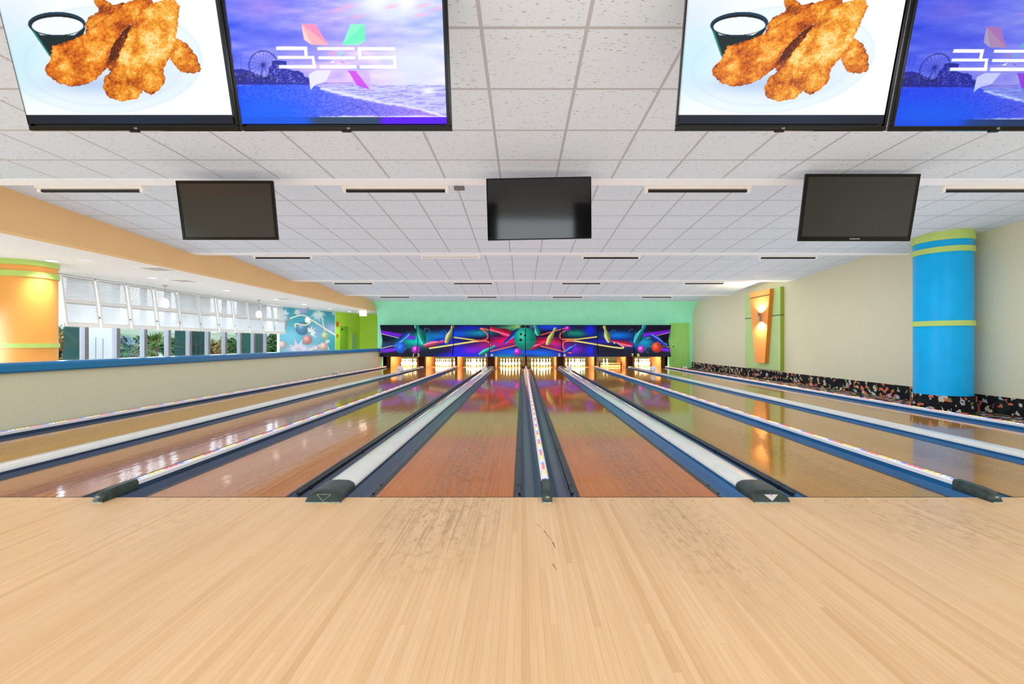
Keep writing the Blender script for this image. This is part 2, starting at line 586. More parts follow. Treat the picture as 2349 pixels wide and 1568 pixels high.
class Canvas:
    def __init__(self, x, y, bg):
        self.x, self.y = x, y
        self.c = np.zeros(x.shape + (3,)) + np.array(bg) / 255.0

    def put(self, a, col):
        col = np.array(col, float)
        if col.ndim == 1: col = col / 255.0
        a = np.clip(a, 0, 1)[..., None]
        self.c = self.c * (1 - a) + col * a

    def sd_poly(self, pts):
        x, y = self.x, self.y
        d = np.full(x.shape, 1e9)
        s = np.zeros(x.shape, bool)
        n = len(pts)
        for i in range(n):
            ax, ay = pts[i]
            bx, by = pts[(i + 1) % n]
            ex, ey = bx - ax, by - ay
            t = np.clip(((x - ax) * ex + (y - ay) * ey) / (ex * ex + ey * ey + 1e-9), 0, 1)
            d = np.minimum(d, np.hypot(x - ax - ex * t, y - ay - ey * t))
            cond = ((ay > y) != (by > y)) & (x < (bx - ax) * (y - ay) / (by - ay + 1e-12) + ax)
            s ^= cond
        return np.where(s, -d, d)

    def sd_line(self, pts):
        x, y = self.x, self.y
        d = np.full(x.shape, 1e9)
        for (ax, ay), (bx, by) in zip(pts[:-1], pts[1:]):
            ex, ey = bx - ax, by - ay
            t = np.clip(((x - ax) * ex + (y - ay) * ey) / (ex * ex + ey * ey + 1e-9), 0, 1)
            d = np.minimum(d, np.hypot(x - ax - ex * t, y - ay - ey * t))
        return d

    def sd_ell(self, cx, cy, rx, ry, rot=0):
        c, s = math.cos(rot), math.sin(rot)
        dx, dy = self.x - cx, self.y - cy
        u, v = (dx * c + dy * s) / rx, (-dx * s + dy * c) / ry
        return (np.hypot(u, v) - 1) * min(rx, ry)

    def poly(self, pts, col, a=1.0, soft=0.5):
        self.put(a * (1 - sst(-soft, soft, self.sd_poly(pts))), col)

    def line(self, pts, w, col, a=1.0, soft=0.5):
        self.put(a * (1 - sst(w / 2 - soft, w / 2 + soft, self.sd_line(pts))), col)

    def ell(self, cx, cy, rx, ry, col, a=1.0, soft=0.5, rot=0):
        self.put(a * (1 - sst(-soft, soft, self.sd_ell(cx, cy, rx, ry, rot))), col)

    def glow(self, cx, cy, rx, ry, col, a=1.0, rot=0, p=1.0):
        c, s = math.cos(rot), math.sin(rot)
        dx, dy = self.x - cx, self.y - cy
        r2 = ((dx * c + dy * s) / rx) ** 2 + ((-dx * s + dy * c) / ry) ** 2
        self.put(a * np.exp(-r2 * 1.6) ** p, col)

    def ball(self, cx, cy, r, col, hi=(255, 255, 255), holes=()):
        self.ell(cx, cy, r, r, [v * 0.62 for v in col])
        d = np.hypot(self.x - cx + r * 0.28, self.y - cy + r * 0.3)
        inside = 1 - sst(-0.5, 0.5, self.sd_ell(cx, cy, r, r))
        self.put(inside * (1 - sst(r * 0.2, r * 1.25, d)), col)
        self.put(inside * 0.55 * (1 - sst(0, r * 0.55, d)), hi)
        for hx, hy, hr in holes:
            self.ell(hx, hy, hr, hr, (12, 16, 24))

    def pin(self, bx, by, hx, hy, r, col):
        """bowling pin from body centre to head centre"""
        dx, dy = hx - bx, hy - by
        L = math.hypot(dx, dy)
        ux, uy = dx / L, dy / L
        rx, ry = self.x - bx, self.y - by
        t = (rx * ux + ry * uy) / L
        w = rx * -uy + ry * ux
        prof_t = [-0.75, -0.6, -0.2, 0.1, 0.45, 0.72, 0.85, 1.0, 1.15, 1.25]
        prof_r = [0.45, 0.62, 0.98, 1.0, 0.62, 0.36, 0.40, 0.52, 0.42, 0.0]
        k = np.interp(t, prof_t, prof_r, left=-1, right=-1) * r
        sd = np.abs(w) - k
        a = 1 - sst(-0.4, 0.4, sd)
        shade = np.clip(0.75 + 0.45 * (-w / (r + 1e-6)), 0.45, 1.15)[..., None]
        self.put(a, np.clip(np.array(col)[None, None, :] / 255.0 * shade, 0, 1))
        self.put(a * 0.5 * np.exp(-((w / r + 0.45) / 0.18) ** 2), (255, 255, 255))


def picture_grid(name, pts, nx, ny, paint, mat, parent=None, off=(0, 0, 0)):
    """grid mesh whose points carry the painted picture; pts(u, v) -> x, y, z arrays (local), u to the right, v upward.
    paint(px, py) works in the pixel frame the picture was measured in, got by projecting the first place it hangs."""
    u, v = np.meshgrid(np.linspace(0, 1, nx), np.linspace(0, 1, ny))
    X, Y, Z, PX, PY = pts(u, v)
    col = np.clip(paint(PX, PY), 0, 1)
    colr = np.where(col <= 0.04045, col / 12.92, ((col + 0.055) / 1.055) ** 2.4)
    vs = np.stack([X, Y, Z], -1).reshape(-1, 3) - np.array(off)
    i = np.arange(nx * ny).reshape(ny, nx)
    fs = np.stack([i[:-1, :-1], i[:-1, 1:], i[1:, 1:], i[1:, :-1]], -1).reshape(-1, 4)
    me = bpy.data.meshes.new(name)
    me.from_pydata(vs.tolist(), [], fs.tolist())
    at = me.color_attributes.new('picture', 'FLOAT_COLOR', 'POINT')
    rgba = np.ones((nx * ny, 4), np.float32)
    rgba[:, :3] = colr.reshape(-1, 3)
    at.data.foreach_set('color', rgba.ravel())
    me.materials.append(mat)
    o = bpy.data.objects.new(name, me)
    C.objects.link(o)
    if parent: o.parent = parent
    return o


def text(name, body, size, mat, parent, loc, rot=(R(90), 0, 0), ext=0.002, sx=1.0, bold=0.0):
    cu = bpy.data.curves.new(name, 'FONT')
    cu.body = body
    cu.size = size
    cu.extrude = ext
    cu.offset = bold
    cu.align_x = 'CENTER'
    cu.align_y = 'CENTER'
    cu.materials.append(mat)
    tmp = bpy.data.objects.new('lettering_curve', cu)
    C.objects.link(tmp)
    me = bpy.data.meshes.new_from_object(tmp.evaluated_get(bpy.context.evaluated_depsgraph_get()))
    bpy.data.objects.remove(tmp)
    bpy.data.curves.remove(cu)
    o = bpy.data.objects.new(name, me)
    o.location = loc
    o.rotation_euler = rot
    o.scale = (sx, 1, 1)
    C.objects.link(o)
    o.parent = parent
    return o


# ------------------------------------------------------------------ setting: floors, walls, ceilings
FL = 3.35                     # foul line
LW, NG, WG = 1.054, 0.51, 0.69   # lane width, narrow and wide gap between lanes
C0 = 0.19
lanes = {}
lanes[4] = (C0 - NG / 2 - LW, C0 - NG / 2)
lanes[3] = (lanes[4][0] - WG - LW, lanes[4][0] - WG)
lanes[2] = (lanes[3][0] - NG - LW, lanes[3][0] - NG)
lanes[1] = (lanes[2][0] - WG - LW, lanes[2][0] - WG)
lanes[5] = (C0 + NG / 2, C0 + NG / 2 + LW)
lanes[6] = (lanes[5][1] + WG, lanes[5][1] + WG + LW)
lanes[7] = (lanes[6][1] + NG, lanes[6][1] + NG + LW)
lanes[8] = (lanes[7][1] + WG, lanes[7][1] + WG + LW)
LEFT_DIV, RIGHT_DIV = lanes[1][0] - 0.265, lanes[8][1] + 0.265
XR, XF = 7.97, -6.75          # right wall, left fascia
PIT = 22.95

mb = MB().box(-9.75, XR, -3.0, FL, -0.14, 0.0)
for ln in range(1, 9):        # small dark dots across the approach in front of each lane
    a, b = lanes[ln]
    for i in range(7):
        x = a + (b - a) * (i + 0.5) / 7
        mb.add([(x + 0.006 * math.cos(t * math.pi / 4), FL - 0.07 + 0.006 * math.sin(t * math.pi / 4), 0.0006) for t in range(8)], [tuple(range(8))], 1)
for (x0, y0, x1, y1, w) in ((0.135, 2.76, 0.175, 2.62, 0.004), (0.18, 2.60, 0.19, 2.52, 0.006), (0.10, 2.86, 0.12, 2.80, 0.003), (0.16, 2.34, 0.18, 2.28, 0.005)):
    mb.quad((x0, y0, 0.0006), (x0 + w, y0, 0.0006), (x1 + w * 0.4, y1, 0.0006), (x1, y1, 0.0006), 1)   # scratches
struct('floor', mb, [M['maple'], plain('dot_dark', (88, 60, 40), 0.6)])
struct('floor_under_lanes', MB().box(-6.57, 6.90, FL, 23.4, -0.30, -0.14), M['grey_dark'])
struct('floor_concourse', MB().box(-9.95, -6.57, FL, 24, -0.3, 0.0), plain('concourse_carpet', (120, 110, 100), 0.9))
struct('floor_carpet', MB().box(6.90, XR, FL, 20.7, -0.3, 0.0), M['carpet'])

ZR = lambda r: CH + r
bands = [4.85, 8.92, 12.78, 16.65]
LIP = [0.18, 0.23, 0.35, 0.42]
LOW, HIGH = 1.83, 2.075
ce = MB()
XL = XF - 0.02


def slab(y0, z0, y1, z1):
    ce.add([(XL, y0, z0), (XR, y0, z0), (XR, y1, z1), (XL, y1, z1), (XL, y0, z0 + .05), (XR, y0, z0 + .05), (XR, y1, z1 + .05), (XL, y1, z1 + .05)],
           [(0, 1, 2, 3), (4, 7, 6, 5), (0, 4, 5, 1), (3, 2, 6, 7), (0, 3, 7, 4), (1, 5, 6, 2)])


slab(-3.0, ZR(1.81), bands[0], ZR(1.81))
ends = bands[1:] + [20.7]
for i, b in enumerate(bands):
    y0 = b + LIP[i]
    e = ends[i]
    zl = LOW if i < 3 else HIGH - (HIGH - LOW) / 3.65 * (e - y0)
    slab(y0, ZR(HIGH), e, ZR(zl))
struct('ceiling', ce, M['tile'])
for i, b in enumerate(bands):   # white metal lip and riser at each step of the ceiling
    low = 1.81 if i == 0 else LOW
    t = MB()
    t.box(XL, XR, b, b + LIP[i], ZR(low) - 0.012, ZR(low) + 0.02)
    t.box(XL, XR, b + LIP[i] - 0.02, b + LIP[i] + 0.003, ZR(low) + 0.02, ZR(HIGH) + 0.06)
    struct('trim_%d' % (i + 1), t, M['white_trim'])

struct('wall_rear', MB().box(-9.9, XR + 0.15, -3.15, -3.0, -0.14, 3.1), M['wall_tan'])
struct('wall_right', MB().box(XR, XR + 0.15, -3.0, 21.0, -0.3, 3.5), M['wall_tan'])
struct('baseboard_right', MB().box(XR - 0.025, XR, 4.0, 20.6, 0.0, 0.28), M['carpet'])
# far wall with its coved top
prof = [(20.6, 0.0), (20.6, ZR(0.95))]
for i in range(1, 13):
    t = math.pi / 2 * i / 12
    prof.append((19.72 + 0.88 * math.cos(t), ZR(0.95 + 0.955 * math.sin(t))))
prof += [(19.72, 3.4), (20.8, 3.4), (20.8, 0.0)]
bw = MB()
bw.prism([(y, z) for y, z in prof if True], XF, XR, 'x')
# the far wall is open at the pits, so it only starts above them
bw = MB()
prof2 = [(20.6, 1.3)] + prof[1:-1] + [(20.8, 1.3)]
bw.prism(prof2, XF, XR, 'x')
bw.box(6.88, XR, 20.6, 20.8, 0.0, 1.3)
bw.box(XF, -6.55, 20.6, 20.8, 0.0, 1.3)
MB().box(-6.45, 6.78, 20.56, 20.58, 0.75, 1.8).build('trim_7', M['black'])['kind'] = 'structure'
struct('wall_far', bw, M['wall_green'], smooth=True)

struct('trim_5', MB().box(XF - 0.2, XF, -3.0, 20.72, 2.64, 3.4), M['fascia'])
struct('wall_left', MB().box(-6.75, -6.57, 4.0, 20.45, -0.3, 0.79), M['wall_half'])
cap = MB().prism([(-6.86, 0.785), (-6.52, 0.785), (-6.495, 0.81), (-6.495, 0.89), (-6.52, 0.918), (-6.84, 0.918), (-6.86, 0.90)], 4.0, 20.3)
struct('trim_6', cap, M['cap_blue'], smooth=True)
struct('ceiling_left', MB().box(-10.0, XF - 0.2, -3.0, 24.0, 2.64, 2.70), M['stipple'])
# outer window wall, mural wall, lime corner
XW = -9.75
def bay(k): return BAY0 + BAY * k


BAY0, BAY = 9.85 - 0.773 * 4, 0.773
WN = 14
wend = BAY0 + BAY * WN
struct('wall_outer', MB().box(XW - 0.12, XW + 0.03, -3.0, wend + 0.1, -0.3, 0.72).box(XW - 0.12, XW + 0.03, -3.0, bay(3) - BAY, 1.75, 2.7), M['wall_half'])
A, B_, D_ = (-9.72, 17.62), (-8.77, 20.7), (-8.32, 22.6)


def wall_seg(mb, p, q, z0, z1, th=0.1):
    d = Vector((q[0] - p[0], q[1] - p[1], 0)).normalized()
    n = Vector((-d.y, d.x, 0)) * th
    mb.prism([(p[0], p[1]), (q[0], q[1]), (q[0] + n.x, q[1] + n.y), (p[0] + n.x, p[1] + n.y)], z0, z1, 'z')
    return mb


struct('wall_mural_side', wall_seg(MB(), A, B_, -0.3, 2.66), M['wall_tan'])
lime = wall_seg(MB(), B_, D_, -0.3, 2.66)
lime.box(D_[0], -6.8, 22.6, 22.7, -0.3, 2.66)
struct('wall_lime', lime, M['wall_lime'])

pit_ = MB().box(XF, XR, 23.3, 23.4, -0.3, 3.4)
pit_.box(XF - 0.0, XF + 0.08, 20.8, 23.3, -0.3, 3.4).box(6.95, 7.05, 20.8, 23.3, -0.3, 3.4).box(XF, XR, 20.8, 23.4, 1.45, 1.5)
struct('wall_pit', pit_, M['pit_dark'])
# door in the far right corner of the green wall
d = MB().box(6.93, 7.82, 20.57, 20.6, 0.0, 2.10)
d.box(6.93, 7.03, 20.55, 20.57, 0.0, 2.10)
d.box(7.72, 7.82, 20.55, 20.57, 0.0, 2.10)
d.box(7.03, 7.72, 20.55, 20.57, 2.0, 2.10)
dr = struct('door_1', d, M['door_green'])
MB((0, 0, 0)).lathe([(0.0, 0), (0.03, 0.005), (0.035, 0.03), (0.0, 0.05)], (7.09, 20.55, 0.98), 12).build('door_knob', M['black'], dr)

# lime corner: recess with a door, pale door, call points
dd = Vector((D_[0] - B_[0], D_[1] - B_[1], 0)).normalized()
nn = Vector((dd.y, -dd.x, 0))


def on_seg(s, z, out=0.0):
    return (B_[0] + dd.x * s + nn.x * out, B_[1] + dd.y * s + nn.y * out, z)


def seg_box(s0, s1, z0, z1, o0, o1):
    m_ = MB()
    P = [on_seg(s, z, o) for z in (z0, z1) for s, o in ((s0, o0), (s1, o0), (s1, o1), (s0, o1))]
    m_.add(P, [(0, 1, 2, 3), (4, 7, 6, 5), (0, 4, 5, 1), (1, 5, 6, 2), (2, 6, 7, 3), (3, 7, 4, 0)])
    return m_


d2 = seg_box(0.36, 0.95, 0.0, 1.96, 0.0, 0.02)
d2o = struct('door_2', d2, plain('lime_recess', (128, 186, 50), 0.7))
seg_box(0.42, 0.5, 1.8, 1.86, 0.02, 0.06).build('closer', M['black'], d2o)
d3 = seg_box(1.20, 1.66, 0.0, 1.70, 0.0, 0.03)
d3o = struct('door_3', d3, M['wall_lime'])
seg_box(1.25, 1.60, 0.05, 1.64, 0.03, 0.04).build('pane', M['door_glass'], d3o)
MB().box(-8.1, -6.85, 22.57, 22.6, 0, 1.82).build('door_4', M['wall_lime'])['kind'] = 'structure'
al = seg_box(0.08, 0.19, 1.95, 2.16, 0.0, 0.05).build('fire_alarm', M['alarm_red'])
tag(al, 'orange-red fire alarm sounder high on the lime wall beside the mural', 'alarm')
al = seg_box(0.10, 0.17, 1.45, 1.58, 0.0, 0.04).build('call_point', M['alarm_red'])
tag(al, 'small red fire call point below the alarm sounder on the lime wall', 'alarm')

# ------------------------------------------------------------------ lanes, gutters, dividers
NW = ['zero', 'one', 'two', 'three', 'four', 'five', 'six', 'seven', 'eight']
LANE_REFLECT = {1: 'ochre', 2: 'rose', 3: 'rose', 4: 'brown', 5: 'brown', 6: 'tan', 7: 'tan', 8: 'tan'}
LDESC = {1: 'ochre glossy wooden bowling lane beside the low left wall, under number one', 2: 'rosy glossy bowling lane with bright window reflections, under number two',
         3: 'rosy glossy wooden bowling lane under number three', 4: 'brown glossy bowling lane with dark wear streaks, under number four',
         5: 'brown glossy wooden bowling lane under number five', 6: 'tan glossy bowling lane mirroring the wall sconce, under number six',
         7: 'tan glossy bowling lane under number seven, its sweep bar lowered', 8: 'tan glossy bowling lane nearest the blue column, under number eight'}
GL = 20.9


def gut(xa, xb, name_label, mt, lane_side):
    """gutter between xa and xb with raised edge rails"""
    w = xb - xa
    pts = [(0, -0.004), (0.012, -0.012), (0.045, -0.062), (0.09, -0.078), (w - 0.09, -0.078), (w - 0.045, -0.062), (w - 0.012, -0.012), (w, -0.004)]
    prof_ = [(xa + p, z) for p, z in pts] + [(xb, -0.14), (xa, -0.14)]
    root = empty('gutter', (xa + w / 2, FL, -0.14), name_label, 'gutter', 'gutters beside the lanes')
    off = tuple(root.location)
    MB(off).prism(prof_, FL + 0.002, GL).build('channel', mt, root, smooth=True)
    bx_ = (xa + 0.004, xa + 0.030) if lane_side < 0 else (xb - 0.030, xb - 0.004)
    br_ = MB(off).box(bx_[0], bx_[1], FL + 0.12, GL - 0.05, -0.052, -0.006)
    for q_ in range(14):
        br_.box(bx_[0] - 0.003, bx_[1] + 0.003, FL + 0.3 + q_ * 1.2, FL + 0.34 + q_ * 1.2, -0.056, -0.003)
    br_.build('bumper_rail', M['black'], root)
    return root, off


for ln in range(1, 9):
    a, b = lanes[ln]
    root = empty('bowling_lane', ((a + b) / 2, FL, -0.14), LDESC[ln], 'bowling lane', 'bowling lanes')
    off = tuple(root.location)
    MB((off[0], off[1], 0)).box(a, b, FL + 0.003, PIT, -0.14, 0.0).build('lane_bed', M['lane_' + LANE_REFLECT[ln]], root, loc=(0, 0, 0.14))
    MB(off).box(a - 0.026, a, FL + 0.003, GL, -0.14, 0.001).build('edge_strip', M['black'], root)
    MB(off).box(b, b + 0.026, FL + 0.003, GL, -0.14, 0.001).build('edge_strip', M['black'], root)
    MB(off).box(a, b, FL + 0.0005, FL + 0.006, -0.02, 0.0015).build('foul_line_seam', M['groove'], root)
    # two gutters of this lane
    lw = 0.213 if ln in (1, 3, 5, 7) else 0.213
    narrow_left = ln in (1, 3, 5, 7)
    g = M['gutter'] if ln <= 5 else M['gutter_blue']
    wl = (NG / 2 - 0.035) if narrow_left else (WG / 2 - 0.125)
    wr = (NG / 2 - 0.035) if not narrow_left else (WG / 2 - 0.125)
    gut(a - wl, a - 0.0265, 'dark blue gutter along the left edge of the lane under number %s' % NW[ln], g, 1)
    gut(b + 0.0265, b + wr, 'dark blue gutter along the right edge of the lane under number %s' % NW[ln], M['gutter'] if ln <= 4 else M['gutter_blue'], -1)

NEAR_END = 3.54


def narrow_divider(xc, label, end=True):
    w = 0.034
    root = empty('lane_divider', (xc, FL, -0.14), label, 'lane divider', 'narrow dividers with light strips')
    off = tuple(root.location)
    y0 = NEAR_END if end else FL + 0.01
    MB(off).prism([(xc - w, -0.14), (xc + w, -0.14), (xc + w, 0.036), (xc - w, 0.036)], FL + 0.01 if not end else FL + 0.02, 20.9).build(
        'rail', M['gutter_blue'] if xc > 1 else M['gutter'], root, smooth=True)
    MB(off).prism([(xc - w + 0.001, 0.036), (xc + w - 0.001, 0.036), (xc + w - 0.003, 0.062), (xc + w - 0.018, 0.073), (xc - w + 0.018, 0.073), (xc - w + 0.003, 0.062)], y0, 20.9).build('cover', M['led_cover'], root, smooth=True)
    MB(off).box(xc - 0.010, xc + 0.010, y0 + 0.01, 20.85, 0.0735, 0.0775).build('light_strip', M['led'], root)
    if end:
        ex = 0.038
        rings = []
        for y, h, ww in ((NEAR_END, 0.082, ex), (3.36, 0.082, ex), (3.29, 0.076, ex * 0.98), (3.25, 0.058, ex * 0.92), (3.235, 0.03, ex * 0.86), (3.23, 0.0, ex * 0.86)):
            rings.append([(xc - ww, y, 0.0), (xc - ww, y, h * 0.7), (xc - ww * 0.7, y, h), (xc + ww * 0.7, y, h), (xc + ww, y, h * 0.7), (xc + ww, y, 0.0)])
        ec = MB(off).loft(rings).build('end_cap', M['end_green'], root, smooth=True)
        MB(off).box(xc - 0.012, xc + 0.012, 3.237, 3.25, 0.028, 0.046).build('screw_plate', M['scuff'], ec)
        MB(off).box(xc - ex * 0.9, xc + ex * 0.9, 3.224, 3.236, 0.0, 0.008).build('worn_edge', M['scuff'], ec)
    return root


def wide_capping(xc, label, mark):
    root = empty('lane_capping', (xc, FL, -0.14), label, 'lane divider', 'wide grey cappings between lane pairs')
    off = tuple(root.location)
    w = 0.122
    prof_ = [(-w, -0.14), (w, -0.14), (w, 0.028), (w - 0.012, 0.045), (w - 0.045, 0.062), (0.0, 0.071), (-w + 0.045, 0.062), (-w + 0.012, 0.045), (-w, 0.028)]
    MB(off).prism([(xc + p, z) for p, z in [(-w, -0.14), (w, -0.14), (w, 0.02), (-w, 0.02)]], FL + 0.02, 20.9).build('base_rail', M['gutter_blue'] if xc > 1 else M['gutter'], root)
    MB(off).prism([(xc + p, z) for p, z in [(-w, 0.02), (w, 0.02)] + prof_[2:]], NEAR_END, 20.9).build('capping', M['capping'], root, smooth=True)
    rings = []
    for y, h, ww in ((NEAR_END, 0.078, 0.125), (3.32, 0.078, 0.126), (3.285, 0.075, 0.126), (3.262, 0.06, 0.128), (3.235, 0.0, 0.134)):
        rings.append([(xc - ww, y, 0.0), (xc - ww, y, h * 0.45), (xc - ww * 0.9, y, h * 0.72), (xc - ww * 0.6, y, h * 0.95), (xc, y, h),
                      (xc + ww * 0.6, y, h * 0.95), (xc + ww * 0.9, y, h * 0.72), (xc + ww, y, h * 0.45), (xc + ww, y, 0.0)])
    ec = MB(off).loft(rings).build('end_cap', M['end_green'], root, smooth=True)
    MB(off).box(xc - 0.13, xc + 0.13, 3.222, 3.237, 0.0, 0.006).build('worn_edge', M['scuff'], ec)
    # triangle on the sloping front face
    def fp(u, z): return (xc + u, 3.262 - (0.06 - z) / 0.06 * 0.027 - 0.0012, z)
    T = [fp(-0.052, 0.054), fp(0.052, 0.054), fp(0.0, 0.012)]
    if mark == 'solid':
        tm = MB(off).add(T, [(0, 1, 2)]).build('triangle_mark', M['silver_mark'], ec)
        c_ = fp(0.0, 0.046)
        MB(off).add([(c_[0] + 0.006 * math.cos(t), c_[1] - 0.001, c_[2] + 0.005 * math.sin(t)) for t in [i * math.pi / 4 for i in range(8)]], [tuple(range(8))]).build('red_dot', M['red_dot'], ec)
    else:
        MB(off).tube([T[0], T[1]], 0.0014, 5).tube([T[1], T[2]], 0.0014, 5).tube([T[2], T[0]], 0.0014, 5).build('triangle_mark', M['scuff'], ec)
    return root


narrow_divider(LEFT_DIV, 'narrow divider with coloured light strip along the foot of the low left wall', False)
narrow_divider((lanes[2][1] + lanes[3][0]) / 2, 'narrow divider with coloured light strip between lanes two and three')
narrow_divider((lanes[4][1] + lanes[5][0]) / 2, 'narrow divider with coloured light strip between lanes four and five')
narrow_divider((lanes[6][1] + lanes[7][0]) / 2, 'narrow divider with coloured light strip between lanes six and seven')
narrow_divider(RIGHT_DIV, 'narrow divider with coloured light strip beside the carpet and the blue column', False)
CAPX = [(lanes[i][1] + lanes[i + 1][0]) / 2 for i in (1, 3, 5, 7)]
wide_capping(CAPX[0], 'wide pale grey capping between lanes one and two', 'line')
wide_capping(CAPX[1], 'wide pale grey capping between lanes three and four, dark end with faint triangle', 'line')
wide_capping(CAPX[2], 'wide pale grey capping between lanes five and six, dark end with silver triangle', 'solid')
wide_capping(CAPX[3], 'wide pale grey capping between lanes seven and eight', 'solid')


def sensor(x, y, label, s=0.1, z=0.07):
    root = empty('lane_camera', (x, y, z), label, 'camera', 'scoring cameras on the dividers')
    off = tuple(root.location)
    rings = [[(x + w * math.cos(t) * s, yy, z + 0.002 + h * s * max(0, math.sin(t) + 0.35)) for t in [-0.36 + i * (math.pi + 0.72) / 10 for i in range(11)]]
             for yy, w, h in ((y - s * 1.0, 0.55, 0.8), (y - s * 0.8, 0.85, 1.15), (y, 1.0, 1.3), (y + s * 1.1, 0.95, 1.2), (y + s * 1.6, 0.6, 0.8))]
    MB(off).loft(rings).build('hood', M['off_white'], root, smooth=True)
    MB(off).lathe([(0.0, 0), (s * 0.12, 0.0), (s * 0.12, 0.004), (0, 0.006)], (0, 0, 0), 12).build('lens', M['black'], root)
    return root


def place_lens(root, s):
    for c_ in root.children:
        if c_.name.startswith('lens'):
            for v_ in c_.data.vertices:
                x_, y_, z_ = v_.co + root.location
                v_.co = Vector((x_, -z_ - s * 1.0, y_ + s * 0.55))


for xx, lb in ((CAPX[0], 'rounded white scoring camera on the capping between lanes one and two'), (CAPX[1], 'rounded white scoring camera on the capping between lanes three and four'),
               (CAPX[2], 'rounded white scoring camera on the capping between lanes five and six'), (CAPX[3], 'rounded white scoring camera on the capping between lanes seven and eight')):
    r_ = sensor(xx, 17.2, lb, 0.12, 0.076)
    place_lens(r_, 0.12)


def eye_sensor(x, y, label, mt):
    root = empty('ball_sensor', (x, y, 0.075), label, 'sensor', 'small ball sensors on the narrow dividers')
    off = tuple(root.location)
    MB(off).box(x - 0.07, x + 0.07, y - 0.05, y + 0.05, 0.0765, 0.15).build('body', mt, root, bevel=0.015)
    for sx in (-1, 1):
        MB(off).box(x + sx * 0.055 - 0.025, x + sx * 0.055 + 0.025, y - 0.03, y + 0.03, 0.15, 0.19).build('ear', mt, root, bevel=0.008)
    MB(off).box(x - 0.025, x + 0.025, y - 0.056, y - 0.05, 0.10, 0.13).build('eye', M['black'], root)


eye_sensor(LEFT_DIV, 15.3, 'small white ball sensor on the light strip by the left wall', M['off_white'])
eye_sensor(RIGHT_DIV, 18.4, 'small white two-eared ball sensor on the light strip by the carpet', M['off_white'])
eye_sensor((lanes[4][1] + lanes[5][0]) / 2 - 0.12, 19.4, 'small brown ball sensor at far end of the divider between lanes four and five', M['kick_dark'])

# ------------------------------------------------------------------ pits, pins
PINP = [(0.0149, 0.0), (0.0258, 0.002), (0.036, 0.02), (0.047, 0.057), (0.0575, 0.086), (0.0605, 0.114), (0.058, 0.15), (0.0485, 0.19), (0.0345, 0.222), (0.026, 0.245),
        (0.0233, 0.258), (0.0245, 0.28), (0.0285, 0.31), (0.0322, 0.337), (0.031, 0.355), (0.024, 0.372), (0.012, 0.380), (0.001, 0.381)]
pm = MB()
n_ = 18
pm.lathe(PINP, n=n_)
for fi in range(len(pm.f)):
    ring = fi // n_
    if ring in (9, 11): pm.m[fi] = 1
pin0 = pm.build('bowling_pin', [M['pin_white'], M['pin_red']], smooth=True)
PN = ['head pin', 'second row left pin', 'second row right pin', 'third row left pin', 'third row middle pin', 'third row right pin',
      'back row pin at far left', 'back row pin left of centre', 'back row pin right of centre', 'back row pin at far right']
first = True
for ln in range(1, 9):
    xc = sum(lanes[ln]) / 2
    spots = []
    for row in range(4):
        for j in range(row + 1):
            spots.append((xc + (j - row / 2) * 0.3048, FL + 18.29 + row * 0.264))
    idx = range(10) if ln != 7 else (1, 2)
    for i in idx:
        if first: o = pin0; first = False
        else:
            o = pin0.copy(); C.objects.link(o)
        o.location = (spots[i][0], spots[i][1], 0.0)
        if ln == 7: o.location = (xc - 0.19 + (0.0 if i == 1 else 0.17), 22.0, 0.0)
        lb = ('white bowling pin, %s of the rack on lane %s' % (PN[i], NW[ln])) if ln != 7 else ('white bowling pin behind the sweep bar of lane seven, %s of two' % ('left' if i == 1 else 'right'))
        tag(o, lb, 'bowling pin', 'pins racked on lane %s' % NW[ln])

for ln in range(1, 9):        # pinspotter pit behind each lane
    a, b = lanes[ln]
    o = MB().box(a - 0.2, b + 0.2, 23.1, 23.16, -0.14, 1.3)
    root = empty('pit_curtain', ((a + b) / 2, 23.1, -0.14), 'olive pit curtain behind the pins of lane %s' % NW[ln], 'curtain', 'pit curtains')
    off = tuple(root.location)
    MB(off).box(a - 0.2, b + 0.2, 23.1, 23.16, -0.14, 1.3).build('curtain_cloth', M['pit'], root)
    MB(off).box(a - 0.2, b + 0.2, 23.06, 23.1, 0.20, 0.26).build('cushion_rail', M['pit_dark'], root)
    lamp('pin_light', 'AREA', ((a + b) / 2, 21.25, 0.95), 65, (R(38), 0, 0), (1.0, 0.84, 0.55), shape='RECTANGLE', size=0.95, size_y=0.22)

kx = [lanes[1][0] - 0.16] + [(lanes[i][1] + lanes[i + 1][0]) / 2 for i in range(1, 8)] + [lanes[8][1] + 0.16]
KL = ['left of lane one', 'between lanes one and two', 'between lanes two and three', 'between lanes three and four', 'between lanes four and five', 'between lanes five and six', 'between lanes six and seven',
      'between lanes seven and eight', 'right of lane eight']
for i, x in enumerate(kx):
    wide = i in (1, 3, 5, 7)
    hw = 0.21 if wide else (0.05 if i not in (0, 8) else 0.09)
    root = empty('kickback', (x, 21.0, -0.14), 'wooden kickback partition beside the pins, %s' % KL[i], 'partition', 'kickbacks between the pits')
    off = tuple(root.location)
    if wide:
        MB(off).box(x - hw, x - hw + 0.06, 20.95, 23.05, -0.14, 1.2).build('side_board', M['kick'], root)
        MB(off).box(x + hw - 0.06, x + hw, 20.95, 23.05, -0.14, 1.2).build('side_board', M['kick'], root)
        MB(off).box(x - hw + 0.06, x + hw - 0.06, 21.15, 21.2, -0.14, 1.2).build('front_panel', M['kick_dark'], root)
    else:
        MB(off).box(x - hw, x + hw, 20.95, 23.05, -0.14, 1.2).build('board', M['kick'], root)
        MB(off).box(x - hw - 0.004, x + hw + 0.004, 20.92, 20.95, -0.14, 1.2).build('edge_strip', M['kick_dark'], root)

